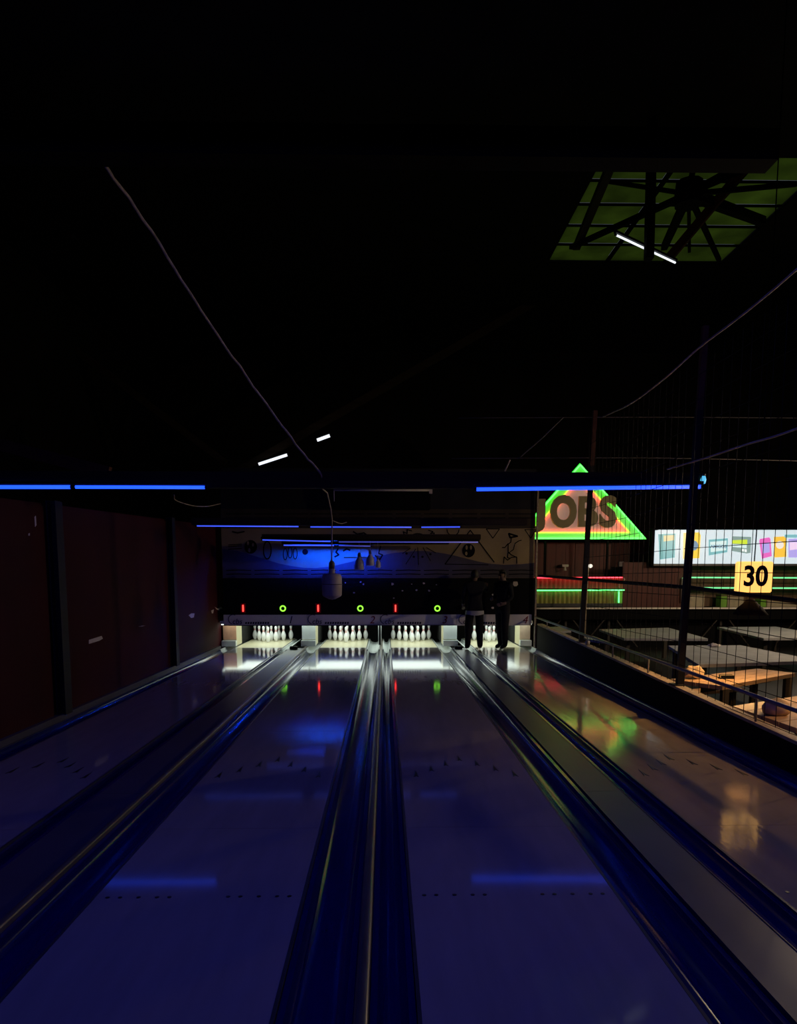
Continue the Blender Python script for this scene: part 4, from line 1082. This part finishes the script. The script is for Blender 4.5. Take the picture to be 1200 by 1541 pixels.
# ------------------------------------------------------------------ people at the pin end
def person(name, loc, face, J, R, label, head_off=(0, 0), heightscale=1.0):
    """J joint -> (x forward-right local), edges below; one continuous skinned mesh"""
    names = list(J)
    E = [('pelvis', 'spine'), ('spine', 'chest'), ('chest', 'neck'), ('neck', 'head'), ('head', 'crown'),
         ('chest', 'shl'), ('shl', 'ell'), ('ell', 'wrl'), ('wrl', 'hnl'), ('chest', 'shr'), ('shr', 'elr'), ('elr', 'wrr'), ('wrr', 'hnr'),
         ('pelvis', 'hpl'), ('hpl', 'knl'), ('knl', 'anl'), ('anl', 'tol'), ('pelvis', 'hpr'), ('hpr', 'knr'), ('knr', 'anr'), ('anr', 'tor')]
    # finger stubs
    for sd in 'lr':
        h = Vector(J['hn' + sd]); wv = (h - Vector(J['wr' + sd])).normalized()
        side = wv.cross(Vector((0, 1, 0)));
        side = side.normalized() if side.length > .1 else Vector((1, 0, 0))
        for k, (o_, l_) in enumerate(((-.030, .075), (-.010, .090), (.010, .085), (.030, .065))):
            nm = 'f%d%s' % (k, sd); J[nm] = tuple(h + side * o_ + wv * .02); J[nm + 't'] = tuple(h + side * o_ * 1.1 + wv * l_ + Vector((0, -.015, 0)))
            R[nm] = .011; R[nm + 't'] = .008; E += [('hn' + sd, nm), (nm, nm + 't')]
        J['th' + sd] = tuple(h - wv * .02 + side * -.05 + Vector((0, -.03, 0))); R['th' + sd] = .011; E.append(('hn' + sd, 'th' + sd))
    names = list(J)
    me = bpy.data.meshes.new(name)
    me.from_pydata([Vector(J[n_]) * heightscale for n_ in names], [(names.index(a), names.index(b)) for a, b in E], [])
    o = bpy.data.objects.new(name, me); COL.objects.link(o)
    sk = o.modifiers.new('skin', 'SKIN'); sk.use_smooth_shade = True
    ss = o.modifiers.new('sub', 'SUBSURF'); ss.levels = 2; ss.render_levels = 2
    if not me.skin_vertices: me.attributes.new('x', 'FLOAT', 'POINT')
    sv = me.skin_vertices[0].data
    for i, n_ in enumerate(names):
        r_ = R[n_]
        sv[i].radius = (r_, r_) if not isinstance(r_, tuple) else r_
        sv[i].use_root = (n_ == 'pelvis')
    bpy.context.view_layer.update()
    dg = bpy.context.evaluated_depsgraph_get()
    m2 = bpy.data.meshes.new_from_object(o.evaluated_get(dg))
    bpy.data.objects.remove(o)
    m2.name = name
    m2.materials.clear()
    for mm in (trouser_m, jacket_m, skin_m, shoe_m): m2.materials.append(mm)
    zp = J['pelvis'][2] * heightscale; zn = J['neck'][2] * heightscale
    hands = [Vector(J['hnl']) * heightscale, Vector(J['hnr']) * heightscale]
    for p_ in m2.polygons:
        c_ = p_.center; p_.use_smooth = True
        if min((c_ - h_).length for h_ in hands) < .12: p_.material_index = 2
        elif c_.z > zn + .01: p_.material_index = 2
        elif c_.z < .075: p_.material_index = 3
        elif c_.z > zp - .10: p_.material_index = 1
    ob = bpy.data.objects.new(name, m2); COL.objects.link(ob)
    ob.location = loc; ob.rotation_euler.z = face
    tag(ob, label, 'person')
    # hair cap and face
    hd = Vector(J['head']) * heightscale
    def ch(nm, verts_fn, m_):
        bm = bmesh.new(); bmesh.ops.create_uvsphere(bm, u_segments=16, v_segments=12, radius=1)
        verts_fn(bm); me_ = bpy.data.meshes.new(nm); bm.to_mesh(me_); bm.free()
        for q in me_.polygons: q.use_smooth = True
        me_.materials.append(m_); c_ = bpy.data.objects.new(nm, me_); COL.objects.link(c_); c_.parent = ob
        return c_
    def hairf(bm):
        dele = [v for v in bm.verts if (v.co.y < -0.25 and v.co.z < 0.35) or v.co.z < -0.55]
        bmesh.ops.delete(bm, geom=dele, context='VERTS')
        for v in bm.verts: v.co = hd + Vector((v.co.x * .088, v.co.y * .104 + .006, v.co.z * .122 + .035))
    ch('hair', hairf, hair_m)
    for s in (-1, 1):
        def earf(bm, s=s):
            for v in bm.verts: v.co = hd + Vector((s * .080 + v.co.x * .012, .005 + v.co.y * .018, .0 + v.co.z * .030))
        ch('ear', earf, skin_m)
        def eyef(bm, s=s):
            for v in bm.verts: v.co = hd + Vector((s * .031 + v.co.x * .013, -.086 + v.co.y * .010, .022 + v.co.z * .009))
        ch('eye', eyef, black_m)
    def nosef(bm):
        for v in bm.verts: v.co = hd + Vector((v.co.x * .014, -.096 + v.co.y * .018, -.012 + v.co.z * .024))
    ch('nose', nosef, skin_m)
    def mouthf(bm):
        for v in bm.verts: v.co = hd + Vector((v.co.x * .024, -.086 + v.co.y * .008, -.055 + v.co.z * .007))
    ch('mouth', mouthf, redink_m)
    return ob

RAD = dict(pelvis=(.155, .115), spine=(.145, .105), chest=(.165, .115), neck=.058, head=(.078, .092), crown=(.066, .080), shl=.075, ell=.050, wrl=.034, hnl=(.040, .022), shr=.075, elr=.050, wrr=.034, hnr=(.040, .022),
           hpl=.108, knl=.092, anl=.066, tol=.040, hpr=.108, knr=.092, anr=.066, tor=.040)
# left person: back to the camera, weight on the left leg, right arm raised towards the other
J1 = dict(pelvis=(0, 0, .95), spine=(.0, .0, 1.12), chest=(.0, -.03, 1.36), neck=(0, -.05, 1.50), head=(0, -.08, 1.60), crown=(0, -.08, 1.68),
          shl=(.19, -.03, 1.42), ell=(.25, -.02, 1.16), wrl=(.24, -.14, .98), hnl=(.23, -.19, .93),
          shr=(-.19, -.03, 1.42), elr=(-.27, -.12, 1.28), wrr=(-.30, -.32, 1.38), hnr=(-.30, -.38, 1.42),
          hpl=(.10, 0, .88), knl=(.13, -.02, .49), anl=(.15, .03, .085), tol=(.16, -.13, .045),
          hpr=(-.10, 0, .88), knr=(-.12, -.06, .49), anr=(-.13, -.03, .085), tor=(-.15, -.19, .045))
d1 = 15.98
p1 = atY(714, 976, d1)
o1 = person('person', (p1.x, d1, 0.002), math.pi, J1, dict(RAD), 'person in dark jacket with pale shirt hem, back turned, beside the fence-side lane')
# pale hem of the shirt under the jacket
def hem(parent, z0, z1, rx, ry):
    mb = MB(); V = []; n = 20
    for z, s in ((z0, 1.06), (z1, 1.0)):
        for k in range(n):
            t = 2 * math.pi * k / n; V.append((rx * s * math.cos(t), ry * s * math.sin(t) + .0, z + (.012 * math.sin(3 * t) if z == z0 else 0)))
    me = bpy.data.meshes.new('shirt_hem'); me.from_pydata(V, [], [(k, (k + 1) % n, n + (k + 1) % n, n + k) for k in range(n)])
    me.materials.append(shirt_m); c = bpy.data.objects.new('shirt_hem', me); COL.objects.link(c); c.parent = parent
    for q in me.polygons: q.use_smooth = True
hem(o1, .77, .86, .200, .150)
J2 = dict(pelvis=(0, 0, .95), spine=(0, .0, 1.12), chest=(0, .01, 1.36), neck=(0, -.01, 1.50), head=(0, -.04, 1.60), crown=(0, -.04, 1.68),
          shl=(.19, .0, 1.42), ell=(.24, .02, 1.15), wrl=(.20, -.16, 1.02), hnl=(.14, -.22, 1.0),
          shr=(-.19, .0, 1.42), elr=(-.24, .02, 1.15), wrr=(-.18, -.19, 1.10), hnr=(-.10, -.24, 1.12),
          hpl=(.095, 0, .88), knl=(.09, -.04, .49), anl=(.08, .0, .085), tol=(.09, -.16, .045),
          hpr=(-.095, 0, .88), knr=(-.08, .0, .49), anr=(-.07, .03, .085), tor=(-.09, -.12, .045))
d2 = 16.1
p2 = atY(756, 976, d2)
o2 = person('person', (p2.x, d2, 0.002), math.radians(-50), J2, dict(RAD), 'person in dark clothes with arms folded, standing on the fence-side lane')
